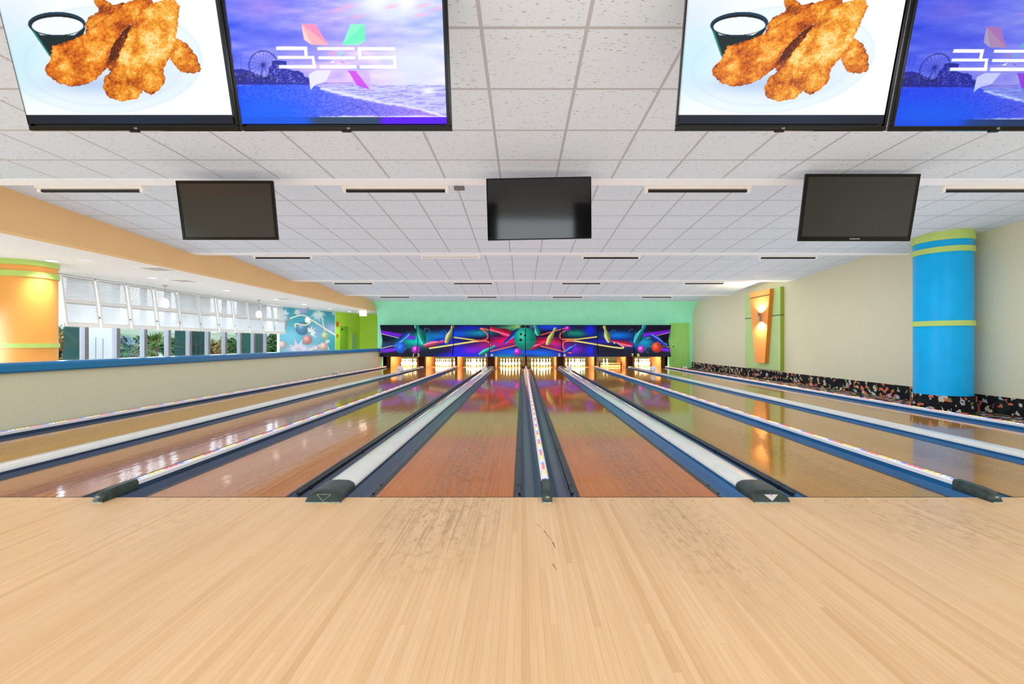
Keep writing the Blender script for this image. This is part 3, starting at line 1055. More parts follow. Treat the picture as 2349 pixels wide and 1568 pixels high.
# sweep bar down across lane seven
xc = sum(lanes[7]) / 2
root = empty('sweep_bar', (xc, 21.3, 0.0), 'pale sweep bar lowered across lane seven with dark side arms', 'sweep bar')
off = tuple(root.location)
MB(off).box(xc - 0.5, xc + 0.5, 21.28, 21.32, 0.015, 0.10).build('board', M['sweep_glow'], root, bevel=0.01)
MB(off).tube([(xc - 0.52, 21.3, 0.17), (xc + 0.52, 21.3, 0.17)], 0.022, 10).build('upper_bar', plain('copper_bar', (214, 130, 70), 0.3, metal=0.4), root, smooth=True)
for s in (-1, 1):
    MB(off).box(xc + s * 0.52 - 0.03, xc + s * 0.52 + 0.03, 21.24, 21.36, 0.003, 0.26).build('bracket', M['black'], root, bevel=0.01)
    MB(off).tube([(xc + s * 0.53, 21.3, 0.22), (xc + s * 0.53, 22.2, 0.62)], 0.025, 8).build('side_arm', M['black'], root)

# ------------------------------------------------------------------ masking unit over the pins
AX = lambda p: (860 + p[0] / 6.525, 730 + p[1] / 6.525)
BX = lambda p: (1190 + p[0] / 6.349, 730 + p[1] / 6.349)


def paint_mask(x, y):
    c = Canvas(x, y, (10, 9, 32))
    def gl(f, cx, cy, rx, ry, col, a=1.0, rot=0):
        px, py = f((cx, cy))
        c.glow(px, py, rx / 6.4, ry / 6.4, col, a, rot)
    def ln(f, pts, w, col, a=1.0, soft=0.6):
        c.line([f(p) for p in (smooth(pts) if len(pts) > 4 else pts)], w / 6.4, col, a, soft)
    gl(AX, 120, 400, 160, 60, (8, 70, 120), 0.7)
    gl(AX, 1150, 560, 260, 60, (40, 20, 190), 0.9)
    gl(AX, 640, 330, 360, 130, (0, 196, 176)); gl(AX, 980, 270, 330, 90, (0, 130, 200), 0.95); gl(AX, 1040, 350, 260, 60, (40, 30, 210), 0.9)
    gl(AX, 1250, 230, 260, 80, (10, 70, 230), 0.9); gl(AX, 1560, 220, 300, 70, (0, 140, 170), 0.95); gl(AX, 1420, 140, 260, 40, (16, 40, 210), 0.8)
    gl(AX, 1450, 480, 330, 110, (120, 26, 200)); gl(AX, 1250, 480, 120, 110, (30, 40, 220), 0.8); gl(AX, 1620, 420, 150, 90, (160, 20, 150), 0.7)
    gl(AX, 1500, 560, 500, 50, (20, 50, 220), 0.8)
    gl(AX, 2030, 150, 330, 60, (60, 160, 130), 0.8); gl(AX, 2200, 120, 220, 50, (160, 220, 90), 0.9)
    gl(AX, 1980, 330, 340, 80, (232, 20, 90)); gl(AX, 1840, 400, 200, 70, (200, 20, 130), 0.8)
    gl(AX, 2050, 500, 420, 75, (10, 90, 226), 0.95); gl(AX, 1950, 560, 300, 40, (0, 140, 170), 0.8)
    gl(BX, 450, 130, 380, 60, (20, 70, 220), 0.9); gl(BX, 420, 340, 300, 80, (226, 24, 80)); gl(BX, 560, 400, 150, 70, (200, 20, 120), 0.8)
    gl(BX, 330, 500, 380, 70, (10, 96, 220), 0.95); gl(BX, 450, 540, 250, 30, (0, 140, 170), 0.8)
    gl(BX, 840, 220, 240, 70, (10, 140, 120), 0.95); gl(BX, 1040, 170, 110, 110, (24, 40, 230), 0.9); gl(BX, 800, 450, 230, 110, (112, 26, 190))
    gl(BX, 1040, 470, 90, 110, (30, 40, 230), 0.9); gl(BX, 700, 540, 380, 35, (40, 30, 190), 0.7)
    gl(BX, 1440, 250, 330, 80, (0, 120, 224)); gl(BX, 1250, 330, 330, 50, (60, 40, 210), 0.8); gl(BX, 1640, 370, 220, 70, (20, 70, 210), 0.9)
    gl(BX, 1830, 340, 190, 130, (0, 150, 190), 0.95); gl(BX, 1080, 560, 160, 40, (30, 20, 150), 0.8)
    for f, p in ((AX, [(90, 205), (580, 290)]), (AX, [(90, 490), (330, 460)]), (BX, [(1830, 240), (2210, 190)]), (BX, [(2060, 445), (2215, 465)])):
        ln(f, p, 54, (128, 40, 226), 0.9, 3)
    ln(AX, [(100, 230), (380, 297)], 8, (236, 226, 236)); ln(AX, [(100, 446), (290, 400)], 8, (236, 226, 236))
    ln(BX, [(1860, 290), (2190, 205)], 7, (220, 190, 190)); ln(BX, [(2100, 400), (2200, 420)], 7, (230, 210, 130))
    ye, co = (222, 208, 128), (226, 112, 92)
    ln(AX, [(820, 447), (1500, 342), (1640, 330)], 24, ye); ln(AX, [(1180, 282), (1500, 325)], 20, ye)
    ln(AX, [(1480, 325), (1600, 330), (1670, 310), (1690, 260), (1650, 200), (1580, 148), (1760, 185), (1890, 222)], 18, co)
    ln(AX, [(1560, 338), (1670, 340), (1720, 380), (1715, 430), (1690, 460)], 18, co); ln(AX, [(1730, 492), (2120, 400)], 16, co)
    ln(BX, [(640, 305), (860, 303), (1140, 268)], 20, ye); ln(BX, [(700, 328), (860, 335), (1495, 432), (1430, 350), (1390, 358)], 22, ye)
    ln(BX, [(800, 308), (660, 308), (605, 280), (610, 220), (690, 170)], 18, co); ln(BX, [(800, 332), (690, 332), (645, 360), (650, 430), (700, 480), (740, 500), (310, 400)], 16, co)
    ln(BX, [(325, 240), (680, 140)], 14, co)
    for f, y0 in ((AX, 292), (AX, 378)):
        ln(f, [(1720, y0), (2090, y0 + 10)], 6, (90, 80, 230), 0.8)
    for y0 in (285, 375):
        ln(BX, [(270, y0), (600, y0 - 5)], 6, (90, 90, 230), 0.8)
    # thin curls
    for f, cx, cy, r in ((AX, 780, 190, 40), (AX, 1030, 215, 34), (AX, 510, 470, 45), (AX, 720, 160, 30), (AX, 2110, 150, 45), (AX, 1570, 230, 26), (BX, 1380, 205, 34), (BX, 1890, 450, 46), (BX, 1650, 200, 44), (BX, 760, 220, 30)):
        px, py = f((cx, cy))
        d_ = np.abs(np.hypot(x - px, y - py) - r / 6.4)
        arc = np.cos(np.arctan2(y - py, x - px) - cx * 0.7) > -0.45
        c.put(0.6 * arc * (1 - sst(0.2, 0.6, d_)), (110, 200, 220))
    def pin(f, b, h, r, col):
        (bx, by), (hx, hy) = f(b), f(h)
        c.pin(bx, by, hx, hy, r / 6.4, col)
    TE, YG, PK, RD, BL = (20, 178, 160), (200, 210, 120), (228, 84, 130), (224, 40, 96), (30, 84, 220)
    pin(AX, (690, 270), (625, 118), 66, TE); pin(AX, (1105, 270), (1160, 135), 44, YG); pin(AX, (850, 385), (1010, 347), 44, PK); pin(AX, (1650, 495), (1775, 425), 36, TE)
    pin(AX, (1950, 210), (1755, 150), 56, RD); pin(AX, (2080, 240), (1965, 345), 46, BL); pin(AX, (420, 292), (295, 395), 46, (40, 110, 230))
    pin(BX, (270, 190), (240, 110), 46, TE); pin(BX, (460, 290), (525, 160), 44, YG); pin(BX, (240, 412), (360, 365), 34, RD); pin(BX, (1290, 255), (1250, 130), 46, YG)
    pin(BX, (1540, 362), (1385, 328), 46, RD); pin(BX, (740, 450), (830, 390), 32, BL); pin(BX, (1745, 270), (1825, 125), 62, (20, 150, 170)); pin(BX, (2010, 305), (2135, 385), 46, BL)
    px, py = AX((385, 440)); c.ball(px, py, 12.4, (40, 110, 235), (150, 200, 255), [(px - 5.5, py - 5.5, 1.1), (px - 3, py - 4.5, 1.1), (px - 8, py - 1, 1.1)])
    px, py = AX((615, 466)); c.ball(px, py, 9.5, (200, 60, 210))
    px, py = AX((2135, 500)); c.ball(px, py, 8.5, (196, 50, 200))
    px, py = BX((710, 148)); c.ball(px, py, 6, (190, 50, 210))
    px, py = BX((1782, 447)); c.ball(px, py, 8.2, (206, 76, 206))
    c.ell(1204.5, 749, 11, 8, (20, 10, 40), 0.9, 3)
    c.ball(1204.5, 776.5, 25.6, (24, 168, 146), (150, 230, 210), [(1195, 766, 2.6), (1204.5, 769, 2.6), (1194.5, 779.5, 2.9)])
    px, py = BX((2010, 422)); c.ball(px, py, 12, (236, 76, 56), (250, 180, 90), [(px + 2, py - 5, 1.1), (px + 5, py - 7, 1.1), (px + 7, py - 1.5, 1.1)])
    g_ = c.c.mean(-1, keepdims=True)
    return np.clip((g_ + (c.c - g_) * 1.12) * 1.14, 0, 1)


MY0, MY1 = 20.12, 20.5
MZ = [0.537, 1.262, 1.992]
mx0 = -6.50
PW = (6.84 + 6.50) / 8
MD = ['leftmost masking panel with a blue ball and purple streak, number one', 'masking panel with pink and pale green pins on teal, number two',
      'masking panel with crossing yellow bands and coral loop, number three', 'masking panel with large red pin left of the big teal ball, number four',
      'masking panel right of the big teal ball with pale yellow pin, number five', 'masking panel with coral and yellow loop and small blue pin, number six',
      'masking panel with yellow pin and red pin on blue, number seven', 'rightmost masking panel with red ball and purple streak, number eight']
NUMX = [948.3, 960.0, 1114.5, 1127.8, 1282.8, 1295.4, 1450.7, 1464.0]
for i in range(8):
    x0, x1 = mx0 + PW * i + 0.016, mx0 + PW * (i + 1) - 0.016
    root = empty('masking_panel', ((x0 + x1) / 2, MY0, MZ[0]), MD[i], 'masking panel', 'masking panels above the pins')
    off = tuple(root.location)

    def pts(u, v, x0=x0, x1=x1):
        X = x0 + (x1 - x0) * u
        Z = MZ[0] + (MZ[2] - MZ[0]) * v
        k = 1 - np.abs(Z - MZ[1]) / (MZ[1] - MZ[0])
        Y = MY0 + (MY1 - MY0) * np.clip(k, 0, 1)
        PX, PY = proj(X, Y, Z)
        return X, Y, Z, PX, PY
    picture_grid('printed_face', pts, 150, 121, paint_mask, M['mask_art'], root, off)
    MB(off).add([(x0, MY0 + .004, MZ[0]), (x0, MY1 + .004, MZ[1]), (x0, MY0 + .004, MZ[2]), (x0, MY1 + 0.06, MZ[2]), (x0, MY1 + 0.06, MZ[0]),
                 (x1, MY0 + .004, MZ[0]), (x1, MY1 + .004, MZ[1]), (x1, MY0 + .004, MZ[2]), (x1, MY1 + 0.06, MZ[2]), (x1, MY1 + 0.06, MZ[0])],
                [(0, 1, 6, 5), (1, 2, 7, 6), (2, 3, 8, 7), (3, 4, 9, 8), (4, 0, 5, 9), (0, 4, 3, 2, 1), (5, 6, 7, 8, 9)]).build('backing', M['pit_dark'], root)
    yn = MY0 + 0.045
    xn = (NUMX[i] - VX) * yn / F
    zn = CH - (814.3 - VY) * yn / F
    text('number', str(i + 1), 0.20, M['number'], root, (xn - off[0], yn - 0.012 - off[1], zn - off[2]), (R(90) + math.atan2(MY1 - MY0, MZ[1] - MZ[0]) * -1, 0, 0), 0.003, 1.15, 0.004)

# ------------------------------------------------------------------ televisions
TW, TH = 1.12, 0.655
CK = lambda p: (p[0] / 3.915, p[1] / 3.915)
BK = lambda p: (500 + p[0] / 3.915, p[1] / 3.915)


def paint_food(x, y):
    c = Canvas(x, y, (250, 252, 255))
    c.glow(0, 60, 120, 120, (222, 232, 255), 0.7)
    ps = lambda L: [CK(p) for p in L]
    px, py = CK((960, 560))
    c.ell(px, py, 224, 122, (236, 247, 255), 1, 2)
    c.glow(px - 190, py, 90, 110, (196, 236, 246), 0.8)
    sd = c.sd_ell(px, py, 224, 122)
    c.put(0.5 * np.exp(-(sd / 2.0) ** 2), (214, 232, 242))
    sd = c.sd_ell(px, py + 8, 180, 96)
    c.put(0.35 * np.exp(-(sd / 2.5) ** 2), (206, 224, 240))
    c.ell(px + 40, py + 22, 150, 74, (214, 230, 250), 0.55, 30)
    # shadows on the plate in the pictured food
    c.glow(px - 30, py + 55, 130, 26, (176, 200, 236), 0.75)
    # dip cup
    c.poly(ps([(296, 262), (480, 530), (700, 560), (806, 262), (700, 340), (400, 340)]), (6, 34, 40))
    c.poly(ps([(296, 262), (340, 300), (500, 540), (478, 528)]), (20, 150, 130), 0.9, 1.5)
    c.ell(*CK((543, 240)), 65.5, 27.5, (10, 44, 62)); c.ell(*CK((543, 246)), 62.5, 25.5, (18, 76, 110)); c.ell(*CK((543, 248)), 61, 24.5, (6, 22, 32))
    c.ell(*CK((550, 258)), 59, 20.5, (244, 253, 253))
    def piece(L, seed, dark=0.0, tint=(1, 1, 1)):
        P = ps(L)
        sd = c.sd_poly(P)
        sd = sd + (fbm(x / 4.2, y / 4.2, seed, 3) - 0.5) * 6.5
        a = 1 - sst(-0.5, 0.5, sd)
        n1 = fbm(x / 7.5, y / 7.5, seed + 9, 5)
        n2 = fbm(x / 2.1, y / 2.1, seed + 20, 3)
        n3 = fbm(x / 32, y / 32, seed + 30, 2)
        t = np.clip(0.58 + 0.62 * (n1 - 0.5) + 0.62 * (n2 - 0.5) + 0.9 * (n3 - 0.5) - dark - 0.24 * np.exp(sd / 3.0), 0, 1)
        st = [0, 0.2, 0.42, 0.62, 0.82, 1.0]
        cols = np.array([(84, 26, 8), (160, 68, 14), (212, 108, 16), (240, 150, 34), (252, 186, 72), (255, 226, 150)]) / 255.0
        col = np.stack([np.interp(t, st, cols[:, i] * tint[i]) for i in range(3)], -1)
        c.put(a, col)
    piece([(865, -20), (960, 10), (1040, 70), (1140, 50), (1200, 120), (1000, 220), (880, 320), (805, 330), (800, 240), (830, 180), (930, 120), (880, 60)], 3, 0.08)
    piece([(1030, 420), (1150, 280), (1240, 230), (1260, 300), (1200, 450), (1130, 620), (1060, 670), (985, 640)], 5, 0.55)
    piece([(1560, 360), (1640, 380), (1700, 410), (1790, 520), (1832, 620), (1820, 670), (1760, 682), (1650, 670), (1590, 600), (1540, 520)], 11, 0.08)
    piece([(430, 640), (490, 560), (500, 440), (640, 395), (780, 340), (870, 260), (1030, 150), (1170, 50), (1290, -5), (1390, 0), (1410, 70), (1260, 200), (1150, 290), (1060, 400), (1015, 500),
           (1000, 620), (900, 730), (800, 780), (680, 797), (560, 770), (470, 710)], 17, 0.04, (1, 0.94, 0.85))
    piece([(1500, 20), (1600, 28), (1645, 80), (1625, 230), (1605, 390), (1560, 520), (1500, 640), (1512, 760), (1450, 840), (1380, 870), (1312, 835), (1260, 910), (1120, 932), (1000, 890),
           (955, 820), (970, 720), (1050, 640), (1080, 560), (1130, 450), (1180, 330), (1220, 230), (1290, 130), (1400, 55)], 29, -0.07)
    # black band under the picture
    yb = CK((0, 1052))[1]
    c.put(sst(yb - 0.4, yb + 0.4, y), (12, 22, 40))
    c.put(0.35 * sst(yb, yb + 1, y) * np.exp(-((x - 330) / 150) ** 2), (24, 60, 96))
    return c.c


def paint_beach(x, y):
    u = (x - 511) / 520.0
    v = y / 290.0
    c = Canvas(x, y, (150, 150, 246))
    left, mid, right = np.array((98, 116, 236)), np.array((188, 176, 250)), np.array((214, 220, 255))
    t = np.clip(u, 0, 1)[..., None]
    sky = np.where(t < 0.5, left + (mid - left) * t * 2, mid + (right - mid) * (t - 0.5) * 2)
    sky = sky + (v[..., None] - 0.3) * np.array((60, 36, 14))
    cl = fbm(x / 60, y / 16, 4, 4)[..., None]
    sky = sky + (cl - 0.5) * np.array((110, 80, 30))
    c.c = np.clip(sky / 255.0, 0, 1)
    px, py = BK((600, 350)); c.glow(px, py, 150, 20, (86, 100, 226), 0.75)
    px, py = BK((1500, 340)); c.glow(px, py, 150, 12, (150, 160, 244), 0.5)
    px, py = BK((400, 80)); c.glow(px, py, 80, 40, (206, 160, 236), 0.5)
    px, py = BK((1800, 600)); c.glow(px, py, 90, 70, (228, 240, 255), 0.8)
    for q, r in (((1460, 10), 34), ((1715, 35), 26)):
        px, py = BK(q); c.glow(px, py, r * 2.6, r * 2.2, (236, 246, 255), 0.85); c.glow(px, py, r, r, (255, 255, 255), 1)
    for q in ((1200, 80), (1100, 115), (1580, 85), (1860, 75), (1990, 105), (1280, 175), (1840, 160)):
        px, py = BK(q); c.glow(px, py, 22, 5, (255, 190, 220), 0.7, -0.2)
    # ferris wheel
    cx, cy = BK((432, 608))
    ink = (30, 42, 130)
    d_ = np.hypot(x - cx, y - cy)
    c.put(1 - sst(0.5, 1.1, np.abs(d_ - 32)), ink)
    ang = np.arctan2(y - cy, x - cx)
    c.put((np.abs(d_ - 33) < 1.6) * (np.cos(ang * 40) > 0.3) * 0.9, ink)
    sp = np.abs(np.sin(ang * 10)) * d_ / 10.0
    c.put((d_ < 32) * (1 - sst(0.25, 0.7, sp)) * 0.8, ink)
    c.line([(cx, cy), BK((410, 720))], 3, (60, 80, 190)); c.line([(cx, cy), BK((500, 740))], 2, (70, 90, 200)); c.ell(cx, cy, 3.2, 3.2, ink)
    # town
    c.poly([BK(p) for p in [(150, 650), (240, 640), (300, 655), (360, 680), (420, 720), (480, 700), (480, 640), (510, 610), (510, 570), (560, 565), (640, 572), (645, 640), (690, 655), (720, 660), (740, 655),
                            (790, 680), (800, 710), (840, 720), (850, 785), (600, 800), (180, 790), (150, 770)]], (36, 40, 150))
    wx, wy = vnoise(x / 3.2, y / 2.6, 8), y
    c.put((c.sd_poly([BK(p) for p in [(150, 660), (350, 680), (500, 640), (520, 600), (640, 590), (650, 660), (830, 725), (840, 775), (160, 740)]]) < 0) * (wx > 0.62) * 0.55, (150, 150, 236))
    c.put((c.sd_poly([BK(p) for p in [(150, 650), (360, 690), (560, 700), (560, 770), (160, 765)]]) < 0) * (vnoise(x / 2.4, y / 3, 12) > 0.55) * 0.8, (24, 30, 96))
    for a_ in ((172, 480, 200, 630), (225, 500, 235, 630)):
        c.line([BK(a_[:2]), BK(a_[2:])], 0.7, (60, 70, 190))
    # sea, sand
    hy = BK((0, 785))[1]
    below = sst(hy - 0.5, hy + 0.5, y)
    c.put(below, (206, 206, 250))
    c.put(below * (fbm(x / 22, y / 2.2, 40, 3) > 0.56) * 0.5, (130, 126, 220))
    px, py = BK((1910, 840)); c.glow(px, py, 20, 10, (255, 255, 255), 0.9)
    sand = [BK(p) for p in [(150, 790), (860, 780), (1000, 830), (1200, 880), (1500, 940), (1800, 990), (2110, 1080), (2110, 1075), (150, 1075)]]
    sd = c.sd_poly(sand) + (fbm(x / 14, y / 5, 33, 2) - 0.5) * 6
    a = 1 - sst(-1, 1, sd)
    tt = np.clip((x - 540) / 470.0, 0, 1)[..., None]
    scol = np.array((20, 84, 240)) * (1 - tt) + np.array((176, 140, 232)) * tt
    scol = scol + (fbm(x / 3, y / 2, 50, 3)[..., None] - 0.5) * np.array((90, 80, 50))
    c.put(a, np.clip(scol / 255.0, 0, 1))
    c.put(0.9 * np.exp(-((sd + 0.5) / 3.0) ** 2) * (y > hy + 8) * (x > 740), (246, 244, 255))
    for p0, p1 in (((900, 960), (1080, 1065)), ((1080, 1065), (1350, 950)), ((1350, 950), (1470, 1065)), ((1010, 1030), (1220, 945)), ((1220, 945), (1320, 1010))):
        c.line([BK(p0), BK(p1)], 1.4, (70, 60, 180), 0.8, 0.8)
    for k in range(7):
        yy = 850 + k * 26
        c.line([BK((250 + k * 20, yy + 40)), BK((420 + k * 30, yy))], 1.0, (110, 140, 250), 0.35, 0.8)
    # pier
    c.line([BK((900, 768)), BK((1240, 768))], 1.6, (150, 130, 210)); c.poly([BK(p) for p in [(900, 765), (940, 745), (990, 750), (1000, 765)]], (130, 120, 210))
    for k in range(20):
        c.line([BK((900 + k * 17.5, 770)), BK((900 + k * 17.5, 795))], 0.8, (130, 116, 200), 0.8)
    px, py = BK((430, 1050)); c.glow(px, py, 110, 40, (0, 100, 255), 0.85)
    # lower band
    yb = BK((0, 1072))[1]
    bb = sst(yb - 0.4, yb + 0.4, y)
    c.put(bb, (40, 66, 96))
    c.put(bb * (1 - sst(700, 740, x)), (12, 90, 216))
    c.put(bb * sst(865, 890, x), (92, 16, 224))
    # lettering made of white bars
    W = (255, 255, 255)
    bar = lambda L: c.poly([BK(p) for p in L], W, 1, 0.35)
    bar([(548, 443), (825, 443), (828, 472), (550, 472)]); bar([(796, 443), (824, 443), (832, 540), (804, 540)]); bar([(560, 527), (888, 527), (892, 553), (563, 553)])
    bar([(862, 527), (888, 527), (907, 635), (880, 635)]); bar([(572, 607), (905, 607), (907, 636), (575, 636)])
    bar([(914, 447), (1250, 447), (1252, 475), (917, 475)]); bar([(924, 528), (1257, 528), (1259, 556), (927, 556)]); bar([(934, 608), (1265, 608), (1267, 637), (937, 637)])
    bar([(1275, 447), (1612, 447), (1614, 476), (1277, 476)]); bar([(1275, 447), (1304, 447), (1312, 555), (1283, 555)]); bar([(1283, 527), (1620, 527), (1621, 556), (1284, 556)])
    bar([(1592, 527), (1620, 527), (1625, 637), (1598, 637)]); bar([(1293, 609), (1624, 609), (1626, 638), (1295, 638)])
    fac = lambda L, col, a=1.0: c.poly([BK(p) for p in L], col, a, 0.4)
    fac([(776, 240), (895, 240), (1017, 427), (870, 427), (796, 380)], (255, 186, 196)); fac([(776, 240), (895, 240), (1017, 427)], (255, 150, 196), 0.8)
    fac([(776, 240), (870, 427), (796, 380)], (255, 222, 216), 0.8)
    fac([(1215, 241), (1337, 241), (1350, 385), (1290, 427), (1141, 427)], (150, 246, 208)); fac([(1337, 241), (1350, 385), (1141, 427)], (112, 236, 190), 0.7)
    fac([(838, 690), (905, 655), (1044, 655), (990, 760), (900, 780), (855, 830)], (238, 236, 255), 0.95)
    fac([(1190, 660), (1330, 660), (1388, 690), (1388, 828), (1330, 780)], (214, 176, 246), 0.5); fac([(1190, 655), (1260, 660), (1388, 828), (1270, 790)], (206, 60, 226), 0.75)
    for L, col in (([(1010, 492), (1060, 492), (1085, 525)], (255, 170, 200)), ([(1115, 492), (1168, 492), (1095, 525)], (150, 240, 205)), ([(1075, 560), (1060, 588), (1020, 588)], (244, 244, 255)), ([(1120, 563), (1168, 590), (1140, 588)], (220, 110, 220))):
        fac(L, col)
    m_ = c.c.mean(-1, keepdims=True)
    return np.clip(m_ + (c.c - m_) * 1.16, 0, 1)


TILT = R(14.3)


def tv_frame(W, H, bz, bb, depth=0.05):
    """bezel ring with bottom bar bb; local: x right, z up from the bottom, front at y=0 facing -y"""
    m_ = MB()
    for (xa, xb, za, zb) in ((-W / 2, W / 2, 0, bb), (-W / 2, W / 2, H - bz, H), (-W / 2, -W / 2 + bz, bb, H - bz), (W / 2 - bz, W / 2, bb, H - bz)):
        m_.box(xa, xb, -0.006, 0.022, za, zb)
    return m_


def tv_back(W, H, depth):
    m_ = MB()
    m_.box(-W / 2 + 0.004, W / 2 - 0.004, 0.010, 0.03, 0.004, H - 0.004)
    rings = [[(-W / 2 * k, yy, H / 2 - H / 2 * k), (W / 2 * k, yy, H / 2 - H / 2 * k), (W / 2 * k, yy, H / 2 + H / 2 * k), (-W / 2 * k, yy, H / 2 + H / 2 * k)] for yy, k in ((0.03, 0.97), (depth * 0.7, 0.86), (depth, 0.7))]
    m_.loft(rings)
    return m_


def tv_mount(root, W, H, depth, ceil_z, tilt, wy=None):
    """bracket on the back, and a pole that stands upright in the room up to the ceiling"""
    loc = root.location
    MB().box(-0.2, 0.2, depth, depth + 0.03, H / 2 - 0.15, H / 2 + 0.15).build('mount', M['black'], root)
    ct, st_ = math.cos(tilt), math.sin(tilt)
    if wy is None: wy = loc.y + (depth + 0.05) * ct - (H / 2 + 0.1) * st_
    wz = loc.z + (depth + 0.03) * st_ + (H / 2) * ct

    def local(y, z):
        dy, dz = y - loc.y, z - loc.z
        return (0.0, dy * ct + dz * st_, -dy * st_ + dz * ct)
    pole = MB().tube([local(wy, wz), local(wy, ceil_z)], 0.025, 10)
    pole.tube([(0.0, depth + 0.02, H / 2), local(wy, wz)], 0.02, 8)
    pole.build('pole', M['black'], root, smooth=True)


def lit_tv(xc, yb, zb, label, picture=None, share=None, own=None):
    root = empty('television', (xc, yb, zb), label, 'television', 'lit screens hung under the ceiling', (TILT, 0, 0))
    bz, bb = 0.016, 0.022
    if share is None:
        tv_frame(TW, TH, bz, bb).build('bezel', M['black_gloss'], root, bevel=0.004)
        tv_back(TW, TH, 0.06).build('back_housing', M['black'], root)

        def pts(u, v):
            X = -TW / 2 + bz + (TW - 2 * bz) * u
            Z = bb + (TH - bz - bb) * v
            Y = np.zeros_like(X)
            wy = yb + Y * math.cos(TILT) - Z * math.sin(TILT)
            wz = zb + Y * math.sin(TILT) + Z * math.cos(TILT)
            PX, PY = proj(xc + X, wy, wz)
            return X, Y, Z, PX, PY
        picture_grid('screen', pts, 400, 236, picture, M['screen_lit'], root)
        text('logo', 'LG', 0.014, M['logo_grey'], root, (0.01, -0.0065, 0.010), (R(90), 0, 0), 0.0005)
        MB().lathe([(0.0045, 0), (0.0045, 0.001)], (0, 0, 0), 14).build('emblem', M['logo_grey'], root).rotation_euler = (R(90), 0, 0)
        root.children[-1].location = (-0.01, -0.006, 0.010)
        MB().box(-0.03, 0.02, -0.004, 0.012, -0.008, 0.0).build('receiver', M['black'], root, bevel=0.003)
        tv_mount(root, TW, TH, 0.06, ZR(1.81), TILT)
    else:
        for ch in share.children:
            if own and ch.name.startswith('screen'):
                picture_grid('screen', own[0], 400, 236, own[1], M['screen_lit'], root)
                continue
            cc = ch.copy()
            C.objects.link(cc)
            cc.parent = root
    return root


yb = 2.35
zb = CH + (VY - 299.5) * yb / F
xs = [((68 - VX) * yb / F + (552 - VX) * yb / F) / 2, ((556 - VX) + (1037 - VX)) * yb / F / 2, ((1548 - VX) + (2033 - VX)) * yb / F / 2, ((2041 - VX) + (2523 - VX)) * yb / F / 2]
t1 = lit_tv(xs[0], yb, zb, 'lit screen at the far left showing fried chicken and a dip cup', paint_food)
t2 = lit_tv(xs[1], yb, zb, 'lit screen left of centre showing a purple beach and white lettering', paint_beach)
lit_tv(xs[2], yb, zb, 'lit screen right of centre showing fried chicken and a dip cup', share=t1)


def beach_pts(u, v):
    bz, bb = 0.016, 0.022
    X = -TW / 2 + bz + (TW - 2 * bz) * u
    Z = bb + (TH - bz - bb) * v
    PX, PY = proj(xs[1] + X, yb - Z * math.sin(TILT), zb + Z * math.cos(TILT))
    return X, np.zeros_like(X), Z, PX, PY


def paint_beach_blue(x, y):
    p = paint_beach(x, y)
    white = np.clip((p.min(-1, keepdims=True) - 0.86) / 0.1, 0, 1)
    q = p * np.array((0.66, 0.74, 0.93))
    g = np.exp(-((x - 640) / 120) ** 2 - ((y - 262) / 34) ** 2)[..., None] * (y > 200)[..., None]
    q = q * (1 - 0.8 * g) + np.array((0.0, 0.36, 0.95)) * 0.8 * g
    return q * (1 - white) + p * white


lit_tv(xs[3], yb, zb, 'lit screen cut off at the right edge, showing a blue beach scene', share=t2, own=(beach_pts, paint_beach_blue))


def off_tv(name_lab, xl, xr, yt, ybot, d, tilt, roll, bz, mt, logo=None):
    W = (xr - xl) * d / F
    zb_ = CH + (VY - ybot) * d / F
    H = 0
    for _ in range(40):       # height that puts the top edge at photo row yt
        H += 0.0 if H else 0.6
        top = CH + (VY - yt) * (d - H * math.sin(tilt)) / F
        H = (top - zb_) / math.cos(tilt)
    root = empty('television', (((xl + xr) / 2 - VX) * d / F, d, zb_), name_lab, 'television', 'dark screens under the first ceiling step', (tilt, roll, 0))
    bb = bz * (1.6 if logo else 1.0)
    tv_frame(W, H, bz, bb).build('bezel', M['black_gloss'], root, bevel=0.004)
    tv_back(W, H, 0.07).build('back_housing', M['black'], root)
    MB().box(-W / 2 + bz, W / 2 - bz, -0.001, 0.008, bb, H - bz).build('screen', mt, root)
    if logo:
        text('logo', logo, 0.022, M['logo_grey'], root, (0, -0.0068, bb / 2), (R(90), 0, 0), 0.0005, 1.1)
    ceil = ZR(1.81)
    tv_mount(root, W, H, 0.07, ceil - 0.012, tilt, 4.95)
    return root


off_tv('dark switched-off screen left of centre, mirroring pale windows at its lower edge', 420, 638, 414, 550, 4.70, math.atan(0.022 * 4.7 / 0.6), 0, 0.03, M['screen_off'])
off_tv('black switched-off screen hanging slightly crooked in the middle', 1119, 1357, 407, 549, 4.66, math.atan(0.0127 * 4.66 / 0.63), R(-1.2), 0.012, M['screen_black'])
off_tv('large dark switched-off screen with silver lettering, hanging near the blue column', 1831, 2087, 398.5, 553, 4.72, math.atan(0.028 * 4.72 / 0.68), 0, 0.03, M['screen_off'], 'SAMSUNG')

